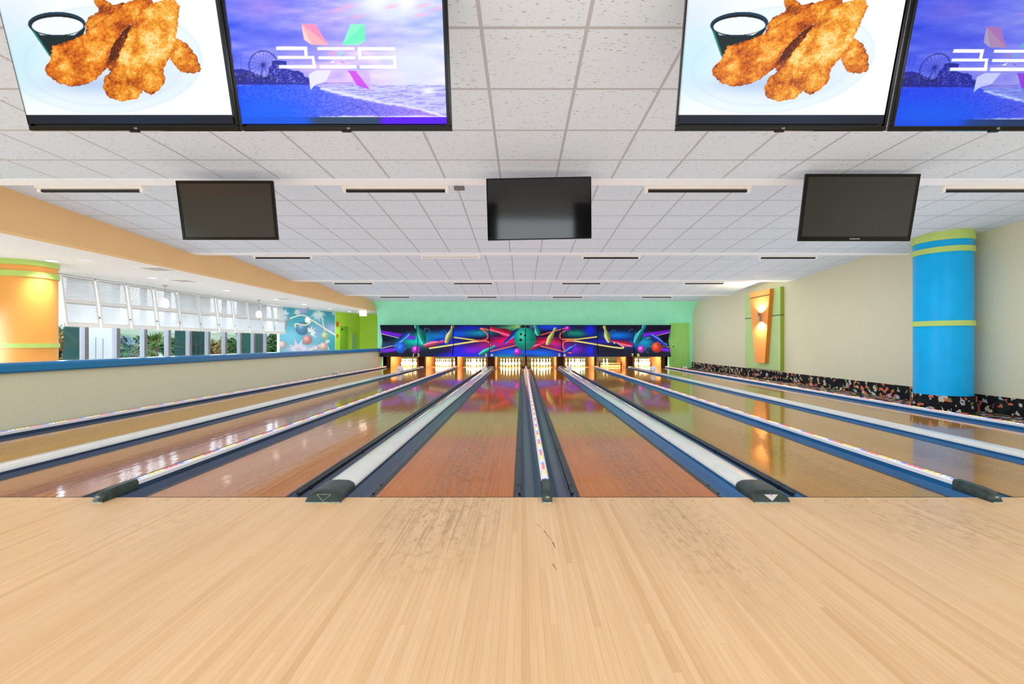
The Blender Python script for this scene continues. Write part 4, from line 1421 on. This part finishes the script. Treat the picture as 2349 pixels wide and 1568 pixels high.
# ------------------------------------------------------------------ strip lights at the ceiling steps
rows = [(0, [-4.97, -1.454, 2.025, 5.45]), (1, [-4.99, -1.49, 1.86, 5.56]), (2, [-5.04, -1.46, 1.78, 5.45]), (3, [-4.94, -1.54, 1.77, 5.24])]
RN = ['first', 'second', 'third', 'fourth']
CN = ['leftmost', 'second from left', 'third from left', 'rightmost']
for ri, xs_ in rows:
    y = bands[ri] + LIP[ri]
    z = ZR(1.81 if ri == 0 else LOW) - 0.005
    for ci, x in enumerate(xs_):
        root = empty('strip_light', (x, y, z), 'white strip light with dark tube, %s on the %s ceiling step' % (CN[ci], RN[ri]), 'ceiling light', 'strip lights on the ceiling steps')
        off = tuple(root.location)
        pr = [(y + 0.004, z + 0.03), (y + 0.004, z - 0.02), (y + 0.03, z - 0.032), (y + 0.07, z - 0.032), (y + 0.10, z - 0.01), (y + 0.10, z + 0.03)]
        MB(off).prism(pr, x - 0.61, x + 0.61, 'x').build('housing', M['housing'], root)
        white = (ri == 1 and ci == 1)
        MB(off).tube([(x - 0.575, y + 0.06, z - 0.052), (x + 0.575, y + 0.06, z - 0.052)], 0.016, 10).build('tube', M['off_white'] if white else M['tube_black'], root, smooth=True)
        for s in (-1, 1):
            MB(off).box(x + s * 0.59 - 0.018, x + s * 0.59 + 0.018, y + 0.035, y + 0.085, z - 0.07, z - 0.03).build('lamp_holder', M['housing'], root)
bx = MB().box(-0.78, -0.66, 5.04, 5.10, ZR(1.81) - 0.05, ZR(1.81) - 0.012).build('ceiling_sensor', plain('grey_box', (110, 110, 112), 0.5), bevel=0.006)
tag(bx, 'small grey sensor box on the first ceiling step left of the middle screen', 'sensor')

# ------------------------------------------------------------------ columns
def column(xc, yc, r, ztop, mt, bandz, label, ring=None):
    root = empty('round_column', (xc, yc, 0.0), label, 'column')
    off = (xc, yc, 0)
    MB(off).lathe([(r, 0.0), (r, ztop)], (xc, yc, 0), 64).build('shaft', mt, root, smooth=True)
    for z0, z1 in bandz:
        MB(off).lathe([(r, z0), (r + 0.02, z0), (r + 0.02, z1), (r, z1)], (xc, yc, 0), 64, caps=False).build('band', M['band_green'], root, smooth=True)
    if ring:
        MB(off).lathe([(r + 0.002, 0.0), (r + 0.035, 0.0), (r + 0.035, ring), (r + 0.002, ring)], (xc, yc, 0), 64, caps=False).build('carpet_base', M['carpet'], root, smooth=True)
    return root


column(7.50, 7.85, 0.40, 3.17, M['blue_col'], [(2.945, 3.10), (2.735, 2.83), (1.467, 1.557)], 'bright blue round column with lime bands by the right wall', 0.27)
column(-9.006, 8.01, 0.40, 2.64, M['orange_col'], [(2.545, 2.64), (2.34, 2.44), (1.085, 1.165)], 'orange round column with lime bands behind the low left wall')

# ------------------------------------------------------------------ wall panel with sconce
xg = XR - 0.115
root = empty('wall_panel', (XR, 14.4, 0.33), 'tall pale green wall panel with a dark groove, right of the pins', 'wall panel')
off = tuple(root.location)
MB(off).box(xg, XR, 13.38, 15.49, 0.33, 2.88).build('board', M['panel_green'], root)
MB(off).box(xg - 0.001, XR, 13.375, 13.381, 0.33, 2.88).build('edge_face', M['panel_edge'], root)
MB(off).box(xg - 0.003, XR, 13.372, 15.492, 2.012, 2.034).build('groove_line', M['groove'], root)
xo = xg - 0.12
root = empty('tapered_panel', (xg, 14.3, 0.52), 'tapering orange wall panel mounted on the pale green panel', 'wall panel')
off = tuple(root.location)
mbp = MB(off)
prp = [(13.72, 2.865), (14.97, 2.865), (14.60, 0.525), (14.02, 0.525)]
mbp.prism(prp, xo, xg - 0.004, 'x')
mbp.build('board', M['panel_orange'], root)
em = MB(off)
em.add([(xo - 0.001, 13.719, 2.865), (xg - 0.004, 13.719, 2.865), (xg - 0.004, 14.019, 0.525), (xo - 0.001, 14.019, 0.525), (xo - 0.001, 13.723, 2.865), (xg - 0.004, 13.723, 2.865), (xg - 0.004, 14.023, 0.525), (xo - 0.001, 14.023, 0.525)],
       [(0, 1, 2, 3), (4, 7, 6, 5), (0, 4, 5, 1), (3, 2, 6, 7), (0, 3, 7, 4), (1, 5, 6, 2)])
em.build('edge_face', M['panel_orange_edge'], root)
MB(off).box(xo - 0.003, xo + 0.005, 13.745, 14.945, 2.665, 2.685).build('groove_line', M['groove'], root)
# sconce
sx_, sy_, sz_ = xo - 0.06, 14.22, 2.0
root = empty('wall_sconce', (xo, sy_, sz_), 'chrome hourglass sconce shining up and down on the orange panel', 'wall lamp')
off = tuple(root.location)
MB(off).lathe([(0.055, -0.13), (0.045, -0.09), (0.03, -0.03), (0.028, 0.0), (0.03, 0.03), (0.045, 0.09), (0.055, 0.13)], (sx_, sy_, sz_), 24, caps=False).build('shade', M['chrome'], root, smooth=True)
MB(off).box(sx_ + 0.02, xo, sy_ - 0.02, sy_ + 0.02, sz_ - 0.03, sz_ + 0.03).build('bracket', M['chrome'], root)
for s in (-1, 1):
    MB(off).lathe([(0.0, -0.018), (0.03, -0.01), (0.03, 0.01), (0.0, 0.018)], (sx_, sy_, sz_ + s * 0.105), 16).build('bulb', M['bulb_glow'], root)
    lamp('sconce_lamp', 'SPOT', (sx_ - 0.01, sy_, sz_ + s * 0.135), 62, (0 if s < 0 else R(180), 0, 0), (1.0, 0.82, 0.55), spot_size=R(150), spot_blend=0.6, shadow_soft_size=0.03)

# ------------------------------------------------------------------ windows, shutters, left ceiling fittings
def bay(k): return BAY0 + BAY * k


for k in range(WN - 3):
    y0, y1 = bay(k + 3) - BAY + 0.0, bay(k + 3)
    w = MB()
    z0, z1 = 0.72, 2.64
    fr = 0.045
    w.box(XW - 0.10, XW + 0.02, y0, y0 + fr, z0, z1).box(XW - 0.10, XW + 0.02, y1 - fr, y1, z0, z1).box(XW - 0.10, XW + 0.02, y0 + fr, y1 - fr, z0, z0 + fr).box(XW - 0.10, XW + 0.02, y0 + fr, y1 - fr, z1 - fr, z1)
    wo = struct('window_%d' % (k + 1), w, M['mullion'])
    MB().box(XW - 0.05, XW - 0.044, y0 + fr, y1 - fr, z0 + fr, z1 - fr).build('pane', M['glass'], wo)

ST, SB_ = (-9.55, 2.60), (-9.42, 1.515)
sl_d = Vector((SB_[0] - ST[0], 0, SB_[1] - ST[1]))
slen = sl_d.length
sl_d.normalize()


def shutter_mesh():
    """local: y along the wall 0..w, s down the slope from 0; n = inward normal"""
    nrm = Vector((sl_d.z * -1, 0, sl_d.x))
    w = BAY - 0.05

    def P(y, s, o): return (sl_d.x * s + nrm.x * o, y, sl_d.z * s + nrm.z * o)

    def bar(mb_, y0, y1, s0, s1, o0, o1):
        vs = [P(y, s, o) for o in (o0, o1) for s in (s0, s1) for y in (y0, y1)]
        mb_.add(vs, [(0, 2, 3, 1), (4, 5, 7, 6), (0, 1, 5, 4), (2, 6, 7, 3), (0, 4, 6, 2), (1, 3, 7, 5)])
    fr = MB()
    st = 0.045
    bar(fr, 0, st, 0, slen, -0.015, 0.015)
    bar(fr, w - st, w, 0, slen, -0.015, 0.015)
    bar(fr, st, w - st, 0, 0.035, -0.015, 0.015)
    bar(fr, st, w - st, slen * 0.47, slen * 0.47 + 0.07, -0.015, 0.015)
    bar(fr, st, w - st, slen - 0.09, slen, -0.015, 0.015)
    pans = []
    for s0, s1 in ((0.035, slen * 0.47), (slen * 0.47 + 0.07, slen - 0.09)):
        m_ = MB()
        n = 14
        for i in range(n):
            s = s0 + (s1 - s0) * (i + 0.5) / n
            h = (s1 - s0) / n * 0.60
            a0, a1 = s - h, s + h
            vs = [P(y, a_, o) for (a_, o) in ((a0, -0.019), (a1, 0.021), (a1, 0.018), (a0, -0.022)) for y in (st, w - st)]
            m_.add(vs, [(0, 1, 3, 2), (2, 3, 5, 4), (4, 5, 7, 6), (6, 7, 1, 0), (0, 2, 4, 6), (1, 7, 5, 3)])
        pans.append(m_)
    lt = MB()
    bar(lt, w + 0.004, w + 0.02, slen * 0.78, slen * 0.82, -0.02, 0.02)
    sg = MB()
    bar(sg, w + 0.004, w + 0.026, slen * 0.01, slen * 0.99, -0.03, -0.02)
    return fr, pans, lt, sg


fr, pans, lt, sg = shutter_mesh()
sh0 = empty('louvered_shutter', (ST[0], 0, ST[1]))
fr.build('shutter_frame', M['shutter'], sh0)
for p in pans: p.build('louvers', M['shutter'], sh0)
sg.build('sky_gap_strip', plain('sky_gap_white', (246, 246, 246), 0.4), sh0)  # added white strip imitates the sky glow in the gap between shutters
lt.build('latch', M['latch'], sh0)
ORD = ['first', 'second', 'third', 'fourth', 'fifth', 'sixth', 'seventh', 'eighth', 'ninth', 'tenth', 'eleventh']
for k in range(11):
    o = sh0 if k == 0 else copy_tree(sh0)
    o.location = (ST[0], bay(3) + BAY * k + 0.024, ST[1])
    lb = 'white louvered shutter leaning in from the windows, %s along from the orange column' % ORD[k] if k < 10 else 'white louvered shutter leaning in from the windows, nearest the mural'
    tag(o, lb, 'shutter', 'louvered shutters along the windows')

ZC = 2.64
for i, (x, y) in enumerate(((-8.34, 7.82), (-8.27, 9.86), (-8.21, 12.25), (-8.25, 14.8), (-8.2, 16.6), (-8.15, 18.7), (-8.04, 20.55))):
    root = empty('downlight', (x, y, ZC), 'lit round recessed downlight in the low left ceiling, %s from the orange column' % ORD[i], 'ceiling light', 'downlights in the low left ceiling')
    off = tuple(root.location)
    MB(off).lathe([(0.085, -0.001), (0.115, -0.002), (0.118, -0.012), (0.088, -0.014)], (x, y, ZC), 28, caps=False).build('trim_ring', M['white_trim'], root, smooth=True)
    MB(off).lathe([(0.0, -0.006), (0.086, -0.006), (0.086, -0.002), (0.0, -0.002)], (x, y, ZC), 28, caps=False).build('lens', M['can_glow'], root)
    lamp('downlight_lamp', 'SPOT', (x, y, ZC - 0.03), 42 if i == 0 else 24, (0, 0, 0), (1, 0.93, 0.82), spot_size=R(120), spot_blend=0.7, shadow_soft_size=0.08)
sp = MB((-7.74, 7.82, ZC)).lathe([(0.0, -0.012), (0.11, -0.012), (0.12, 0.0), (0.0, 0.0)], (-7.74, 7.82, ZC), 28).build('ceiling_speaker', M['white_trim'], loc=(-7.74, 7.82, ZC))
tag(sp, 'unlit round white ceiling speaker near the orange column', 'speaker')


def vent(x, y, s, label, slats):
    root = empty('ceiling_vent', (x, y, ZC), label, 'vent', 'air vents in the low left ceiling')
    off = tuple(root.location)
    m_ = MB(off)
    f = 0.05
    m_.box(x - s, x + s, y - s, y - s + f, ZC - 0.015, ZC).box(x - s, x + s, y + s - f, y + s, ZC - 0.015, ZC).box(x - s, x - s + f, y - s + f, y + s - f, ZC - 0.015, ZC).box(x + s - f, x + s, y - s + f, y + s - f, ZC - 0.015, ZC)
    m_.build('vent_frame', plain('vent_white', (246, 246, 246), 0.4), root)
    g = MB(off)
    for i in range(slats):
        yy = y - s + f + (2 * s - 2 * f) * (i + 0.5) / slats
        g.box(x - s + f, x + s - f, yy - 0.012, yy + 0.012, ZC - 0.010, ZC - 0.002)
    g.build('grille', plain('vent_grey', (196, 196, 196), 0.5), root)


vent(-7.19, 8.7, 0.27, 'square white air vent beside the orange fascia', 7)
vent(-7.95, 10.35, 0.27, 'square air vent between the first pendant and the fascia', 7)
vent(-7.9, 14.6, 0.24, 'square air vent near the middle of the low left ceiling', 6)
vent(-7.6, 18.2, 0.2, 'square air vent in front of the mural', 6)

for i, (x, y, zg) in enumerate(((-9.08, 11.2, 2.18), (-9.02, 15.1, 2.15), (-8.96, 18.4, 2.13))):
    nm = ['nearest the orange column', 'halfway along the shutters', 'in front of the mural'][i]
    root = empty('pendant_lamp', (x, y, ZC), 'white glass pendant lamp hanging %s' % nm, 'pendant lamp', 'glass pendants over the window side')
    off = tuple(root.location)
    MB(off).lathe([(0.0, -0.04), (0.03, -0.035), (0.06, -0.005), (0.06, 0)], (x, y, ZC), 16).build('ceiling_rose', M['chrome'], root, smooth=True)
    MB(off).tube([(x, y, ZC - 0.03), (x, y, zg + 0.1)], 0.006, 6).build('cord', plain('cord_grey', (150, 150, 150), 0.5), root)
    MB(off).lathe([(0.02, 0.13), (0.045, 0.12), (0.085, 0.06), (0.095, -0.02), (0.085, -0.09), (0.05, -0.11), (0.0, -0.112)], (x, y, zg), 20).build('glass_shade', M['globe_glow'], root, smooth=True)

# exit sign hanging at the end of the low ceiling
root = empty('exit_sign', (-6.95, 19.2, ZC), 'white exit sign with two lamp heads at the end of the fascia', 'sign')
off = tuple(root.location)
xe, ye = -6.92, 19.2
MB(off).box(xe - 0.02, xe + 0.02, ye - 0.02, ye + 0.02, ZC - 0.06, ZC + 0.0).build('stem', M['off_white'], root)
MB(off).box(xe - 0.15, xe + 0.15, ye - 0.025, ye + 0.025, ZC - 0.30, ZC - 0.05).build('panel', M['exit_glow'], root, bevel=0.008)
text('lettering', 'EXIT', 0.12, M['exit_red'], root, (xe - off[0], ye - 0.0275 - off[1], -0.18), (R(90), 0, 0), 0.001)
for s in (-1, 1):
    MB(off).box(xe + s * 0.21 - 0.06, xe + s * 0.21 + 0.06, ye - 0.05, ye + 0.05, ZC - 0.16, ZC - 0.05).build('lamp_head', M['off_white'], root, bevel=0.02)

# mural on the slanting wall
def paint_mural(x, y):
    K = lambda p: (600 + p[0] / 7.83, 680 + p[1] / 7.83)
    c = Canvas(x, y, (0, 150, 176))
    def gl(cx, cy, rx, ry, col, a=1.0, rot=0):
        px, py = K((cx, cy)); c.glow(px, py, rx / 7.83, ry / 7.83, col, a, rot)
    gl(500, 700, 330, 260, (96, 206, 250)); gl(1000, 650, 250, 300, (120, 176, 232), 0.9); gl(1250, 560, 140, 120, (150, 150, 226), 0.9); gl(730, 260, 120, 60, (190, 160, 236), 0.95)
    gl(1200, 300, 200, 110, (0, 110, 160), 0.8); gl(480, 240, 120, 120, (0, 130, 170), 0.6); gl(640, 950, 330, 100, (206, 196, 244), 0.9); gl(960, 930, 200, 80, (226, 200, 240), 0.8)
    gl(1240, 850, 150, 150, (0, 140, 180), 0.8)
    def spikes(cx, cy, r0, r1, n, col, a0, a1, a=0.9, w=2.2):
        for i in range(n):
            t = a0 + (a1 - a0) * i / (n - 1)
            L = r1 * (0.75 + 0.25 * math.sin(i * 2.7))
            p, q = K((cx + r0 * math.cos(t), cy + r0 * math.sin(t))), K((cx + L * math.cos(t), cy + L * math.sin(t)))
            dx, dy = q[0] - p[0], q[1] - p[1]
            m = math.hypot(dx, dy) + 1e-6
            nx, ny = -dy / m * w, dx / m * w
            c.poly([(p[0] + nx, p[1] + ny), q, (p[0] - nx, p[1] - ny)], col, a, 0.5)
    spikes(660, 970, 60, 240, 9, (230, 210, 246), math.pi * 1.08, math.pi * 1.92, 0.9, 5)
    gl(1010, 320, 90, 110, (214, 240, 255), 0.95); spikes(1010, 290, 30, 200, 12, (214, 240, 255), 0.1, 2.9, 0.8, 3)
    gl(400, 300, 60, 80, (226, 244, 255), 0.9); spikes(400, 330, 20, 150, 9, (226, 244, 255), 3.6, 6.0, 0.9, 2.4)
    spikes(640, 280, 10, 90, 12, (250, 244, 236), 0, 6.0, 0.9, 2)
    c.line([K(p) for p in [(400, 430), (520, 390), (640, 345), (720, 330), (800, 350), (900, 420), (1060, 520), (1180, 600), (1330, 690)]], 3.2, (244, 250, 236), 1, 0.8)
    c.line([K(p) for p in [(1030, 260), (1080, 360), (1110, 500), (1135, 620)]], 2.6, (226, 244, 214), 1, 0.8)
    c.line([K(p) for p in [(860, 960), (1050, 870), (1150, 830), (1200, 800)]], 2.6, (250, 244, 240), 1, 0.8)
    c.line([K(p) for p in [(1150, 770), (1170, 860), (1210, 950)]], 2.6, (240, 200, 200), 1, 0.8)
    def ball(cx, cy, r, col, hi=(255, 255, 255)):
        px, py = K((cx, cy)); c.ball(px, py, r / 7.83, col, hi)
    ball(430, 400, 78, (150, 214, 246)); ball(400, 500, 66, (206, 206, 246)); ball(735, 570, 124, (40, 130, 200), (236, 244, 250))
    c.line([K(p) for p in [(612, 545), (595, 500), (640, 485), (720, 510), (800, 512), (860, 480), (885, 440)]], 3.4, (240, 244, 200), 1, 0.8)
    spikes(870, 650, 20, 150, 11, (252, 252, 255), 4.2, 6.9, 0.95, 3)
    ball(822, 775, 88, (226, 130, 140), (255, 220, 220)); ball(1142, 700, 74, (176, 222, 176), (244, 255, 236)); ball(375, 865, 74, (240, 210, 214)); ball(1112, 895, 76, (240, 196, 190)); ball(980, 930, 50, (240, 214, 236))
    gl(1195, 800, 34, 34, (255, 240, 250)); gl(1295, 300, 40, 40, (230, 255, 240), 0.8)
    return c.c * 0.72 + 0.28


root = empty('wall_mural', (A[0], A[1], 0), 'teal mural of glowing balls and spiky shapes at the end of the windows', 'mural')
off = tuple(root.location)
mdv = Vector((B_[0] - A[0], B_[1] - A[1], 0)).normalized()
mno = Vector((mdv.y, -mdv.x, 0)) * 0.012
mlen = math.hypot(B_[0] - A[0], B_[1] - A[1])


def mpts(u, v):
    s = (0.03 + (mlen - 0.06) * u)
    X = A[0] + mdv.x * s + mno.x
    Y = A[1] + mdv.y * s + mno.y
    Z = 0.2 + 2.42 * v
    PX, PY = proj(X, Y, Z)
    return X, Y, Z, PX, PY


picture_grid('printed_sheet', mpts, 240, 180, paint_mural, M['mural_art'], root, off)
wall_seg(MB(off), (A[0] + mno.x * 0.9, A[1] + mno.y * 0.9), (B_[0] + mno.x * 0.9, B_[1] + mno.y * 0.9), 0.18, 2.63, 0.008).build('border', M['white_trim'], root)

# ------------------------------------------------------------------ outside
struct('ground_outside', MB().box(-110, -10.6, -30, 200, -4.2, -4.0), M['grass'])
hl = MB()
hr = [[(-100, i * 4, -4.2) for i in range(50)], [(-92, i * 4, 4.4 + 0.5 * math.sin(i * 1.9)) for i in range(50)], [(-80, i * 4, 3.4 + 0.6 * math.sin(i * 1.3 + 1)) for i in range(50)], [(-70, i * 4, 1.2 + 0.8 * math.sin(i * 2.3 + 1)) for i in range(50)], [(-60, i * 4, -4.2) for i in range(50)]]
hl.loft(hr, closed=False, caps=False)
hk = NT('wooded_hill')
hk.base(hk.ramp(hk.noise(hk.coords((1, 0.5, 1)), 0.9, 8, 0.75), [(0.3, lin((14, 28, 8))), (0.45, lin((30, 48, 12))), (0.55, lin((44, 54, 16))), (0.62, lin((60, 38, 18))), (0.75, lin((26, 44, 12)))]))
hk.set(Roughness=0.9)
struct('hills', hl, hk.mat, smooth=True)
struct('balcony_floor', MB().box(-12.4, -9.9, 4, 26, -0.5, -0.2), plain('balcony_concrete', (130, 130, 126), 0.8))
for i, (y, xl, white) in enumerate(((11.36, -11.75, True), (14.94, -11.72, False), (18.5, -11.85, False), (21.9, -11.9, False))):
    nm = ['behind the window nearest the orange column, white on its inner side', 'teal outside, second along the windows', 'teal outside, third along the windows', 'teal outside, last along the windows by the mural'][i]
    root = empty('balcony_pier', (-11.5, y, -0.2), 'battered teal pier %s' % nm, 'pier', 'piers outside the windows')
    off = tuple(root.location)
    MB(off).loft([[(xl - 0.1, y - 0.04, -0.2), (-11.3, y - 0.04, -0.2), (-11.3, y + 0.95, -0.2), (xl - 0.1, y + 0.95, -0.2)],
                  [(xl + 0.02, y, 3.2), (-11.3, y, 3.2), (-11.3, y + 0.85, 3.2), (xl + 0.02, y + 0.85, 3.2)]]).build('pier_body', M['teal_pier'], root)
    if white:
        MB(off).box(-11.3, -11.285, y + 0.0, y + 0.92, -0.2, 3.1).build('white_face', M['white_pier'], root)
    if i < 2:
        for j in range(2 if white else 3):
            MB(off).tube([(-11.24, y + 0.25 + j * 0.2, 0.0), (-11.24, y + 0.26 + j * 0.2, 1.32 - 0.03 * j)], 0.006, 5).build('rod', M['latch'], root)


def ico_blob(mb_, c, r, seed, sub=3, flat=0.8):
    bm = bmesh.new()
    bmesh.ops.create_icosphere(bm, subdivisions=sub, radius=1.0)
    rr = random.Random(seed)
    ph = [rr.uniform(0, 6) for _ in range(6)]
    vs = []
    for v in bm.verts:
        p = v.co
        k = 1 + 0.16 * math.sin(5 * p.x + ph[0]) * math.sin(6 * p.y + ph[1]) + 0.12 * math.sin(11 * p.z + ph[2] + 4 * p.x) + rr.uniform(-0.16, 0.16)
        vs.append((c[0] + p.x * r * k, c[1] + p.y * r * k, c[2] + p.z * r * k * flat))
    mb_.add(vs, [tuple(v.index for v in f.verts) for f in bm.faces])
    bm.free()


def tree(x, y, top, r, mt, label, seed):
    root = empty('tree', (x, y, -4.0), label, 'tree', 'trees beyond the windows')
    off = tuple(root.location)
    MB(off).tube([(x, y, -4.0), (x + 0.1, y, top - r * 1.4)], [0.22, 0.12], 7).build('trunk', M['bark'], root)
    m_ = MB(off)
    rr = random.Random(seed)
    for j in range(11):
        a = rr.uniform(0, 6.28)
        q = rr.uniform(0.1, 0.9) * r
        rad = r * rr.uniform(0.35, 0.55)
        c_ = Vector((x + q * math.cos(a), y + q * math.sin(a), top - rad * 0.8 - rr.uniform(0, 1.7) * r))
        ico_blob(m_, tuple(c_), rad * 0.72, seed * 31 + j, 2)
        ls = 0.10 + 0.05 * r
        for q_ in range(190):          # leaves around each bough
            d_ = Vector((rr.gauss(0, 1), rr.gauss(0, 1), rr.gauss(0, 0.8))).normalized()
            p_ = c_ + d_ * rad * rr.uniform(0.7, 1.12)
            u_ = Vector((rr.gauss(0, 1), rr.gauss(0, 1), rr.gauss(0, 1))).normalized()
            w_ = u_.cross(d_).normalized() * ls * 0.45
            u_ = u_ * ls
            m_.add([tuple(p_ - u_), tuple(p_ + w_), tuple(p_ + u_), tuple(p_ - w_)], [(0, 1, 2, 3)])
    m_.build('crown', mt, root)


rt = random.Random(5)
TN = {'leaf_a': 'fresh green broad tree', 'leaf_b': 'dark green tree', 'leaf_c': 'rusty brown-green tree'}
ti = 0
for rowi, (dist, n, top, r) in enumerate(((24, 5, 0.1, 1.15), (38, 7, 1.6, 1.5), (62, 8, 3.3, 2.2))):
    for j in range(n):
        ang = 51 - (51 - 27) * (j + 0.5) / n + rt.uniform(-0.5, 0.5)
        x, y = -dist * math.sin(R(ang)), dist * math.cos(R(ang))
        if x > -14.5:
            k_ = -15.5 / x
            x, y = x * k_, y * k_
        if any(math.hypot(x - qx, y - qy) < qr for qx, qy, qr in ((-17.76, 20.0, 3.4), (-15.9, 19.0, 3.2), (-35.9, 46.0, 5.5))): continue
        mtn = rt.choice(['leaf_a', 'leaf_b', 'leaf_a', 'leaf_c'] if rowi > 0 else ['leaf_a', 'leaf_b'])
        rown = ['front', 'middle', 'rear'][rowi]
        tree(x, y, top + rt.uniform(-0.3, 0.35), r, M[mtn], '%s outside the windows, %s in the %s row from the orange column' % (TN[mtn], ORD[j], rown), 100 + ti)
        ti += 1


def palm(x, y, z, s, mt, label, seed):
    root = empty('palm_tree', (x, y, -4.0), label, 'palm', 'palms beyond the windows')
    off = tuple(root.location)
    MB(off).tube([(x, y, -4.0), (x + 0.1, y, z)], [0.14, 0.09], 9).build('trunk', M['bark'], root)
    rr = random.Random(seed)
    m_ = MB(off)
    for j in range(26):
        az = rr.uniform(0, 6.28)
        el = rr.uniform(-0.5, 1.2)
        d_ = Vector((math.cos(az) * math.cos(el), math.sin(az) * math.cos(el), math.sin(el)))
        side = d_.cross(Vector((0, 0, 1))).normalized()
        c_ = Vector((x, y, z)) + d_ * s * 0.45
        for q in range(11):      # fan leaf: narrow blades
            t = (q - 5) / 5 * 1.15
            dirv = (d_ * math.cos(t) + side * math.sin(t)).normalized()
            L = s * 0.62 * (1 - 0.2 * abs(t))
            tip = c_ + dirv * L + Vector((0, 0, -0.18 * s * abs(t)))
            wv = dirv.cross(Vector((0.2, 0.1, 1))).normalized() * s * 0.028
            mid = c_ + dirv * L * 0.5
            m_.add([tuple(c_), tuple(mid + wv), tuple(tip), tuple(mid - wv)], [(0, 1, 2, 3)])
        m_.tube([(x, y, z), tuple(c_)], 0.015 * s, 4)
    m_.build('fronds', mt, root)


def at(px, d): return (px - VX) * d / F, d


x, y = at(300, 20.0); palm(x, y, CH - 16 * 20 / F, 0.85, M['palm_blue'], 'blue-green fan palm outside, left of the two palms', 3)
x, y = at(352, 19.0); palm(x, y, CH - 12 * 19 / F, 0.85, M['palm'], 'bright green fan palm outside, right of the two palms', 4)
x, y = at(168, 15.0)
root = empty('street_lamp', (x, y, -4.0), 'outdoor lamp post with white box head seen beside the orange column', 'street lamp')
off = tuple(root.location)
MB(off).tube([(x + 0.09, y, -4), (x + 0.09, y, CH - 6 * 15 / F)], 0.035, 8).build('post', M['black'], root)
MB(off).box(x - 0.10, x + 0.10, y - 0.1, y + 0.1, CH - 9 * 15 / F, CH - 2 * 15 / F).build('lamp_head', M['off_white'], root, bevel=0.01)
x, y = at(408, 46)
root = empty('house', (x, y, -4.0), 'low pale-roofed house among the trees outside the windows', 'house')
off = tuple(root.location)
MB(off).box(x - 3, x + 3, y - 3, y + 3, -4, -0.6).build('walls', M['roof'], root)
MB(off).add([(x - 3.3, y - 3.3, -0.6), (x + 3.3, y - 3.3, -0.6), (x + 3.3, y + 3.3, -0.6), (x - 3.3, y + 3.3, -0.6), (x - 1, y, 0.6), (x + 1, y, 0.6)], [(0, 1, 5, 4), (1, 2, 5), (2, 3, 4, 5), (3, 0, 4), (0, 3, 2, 1)]).build('roof', M['roof'], root)
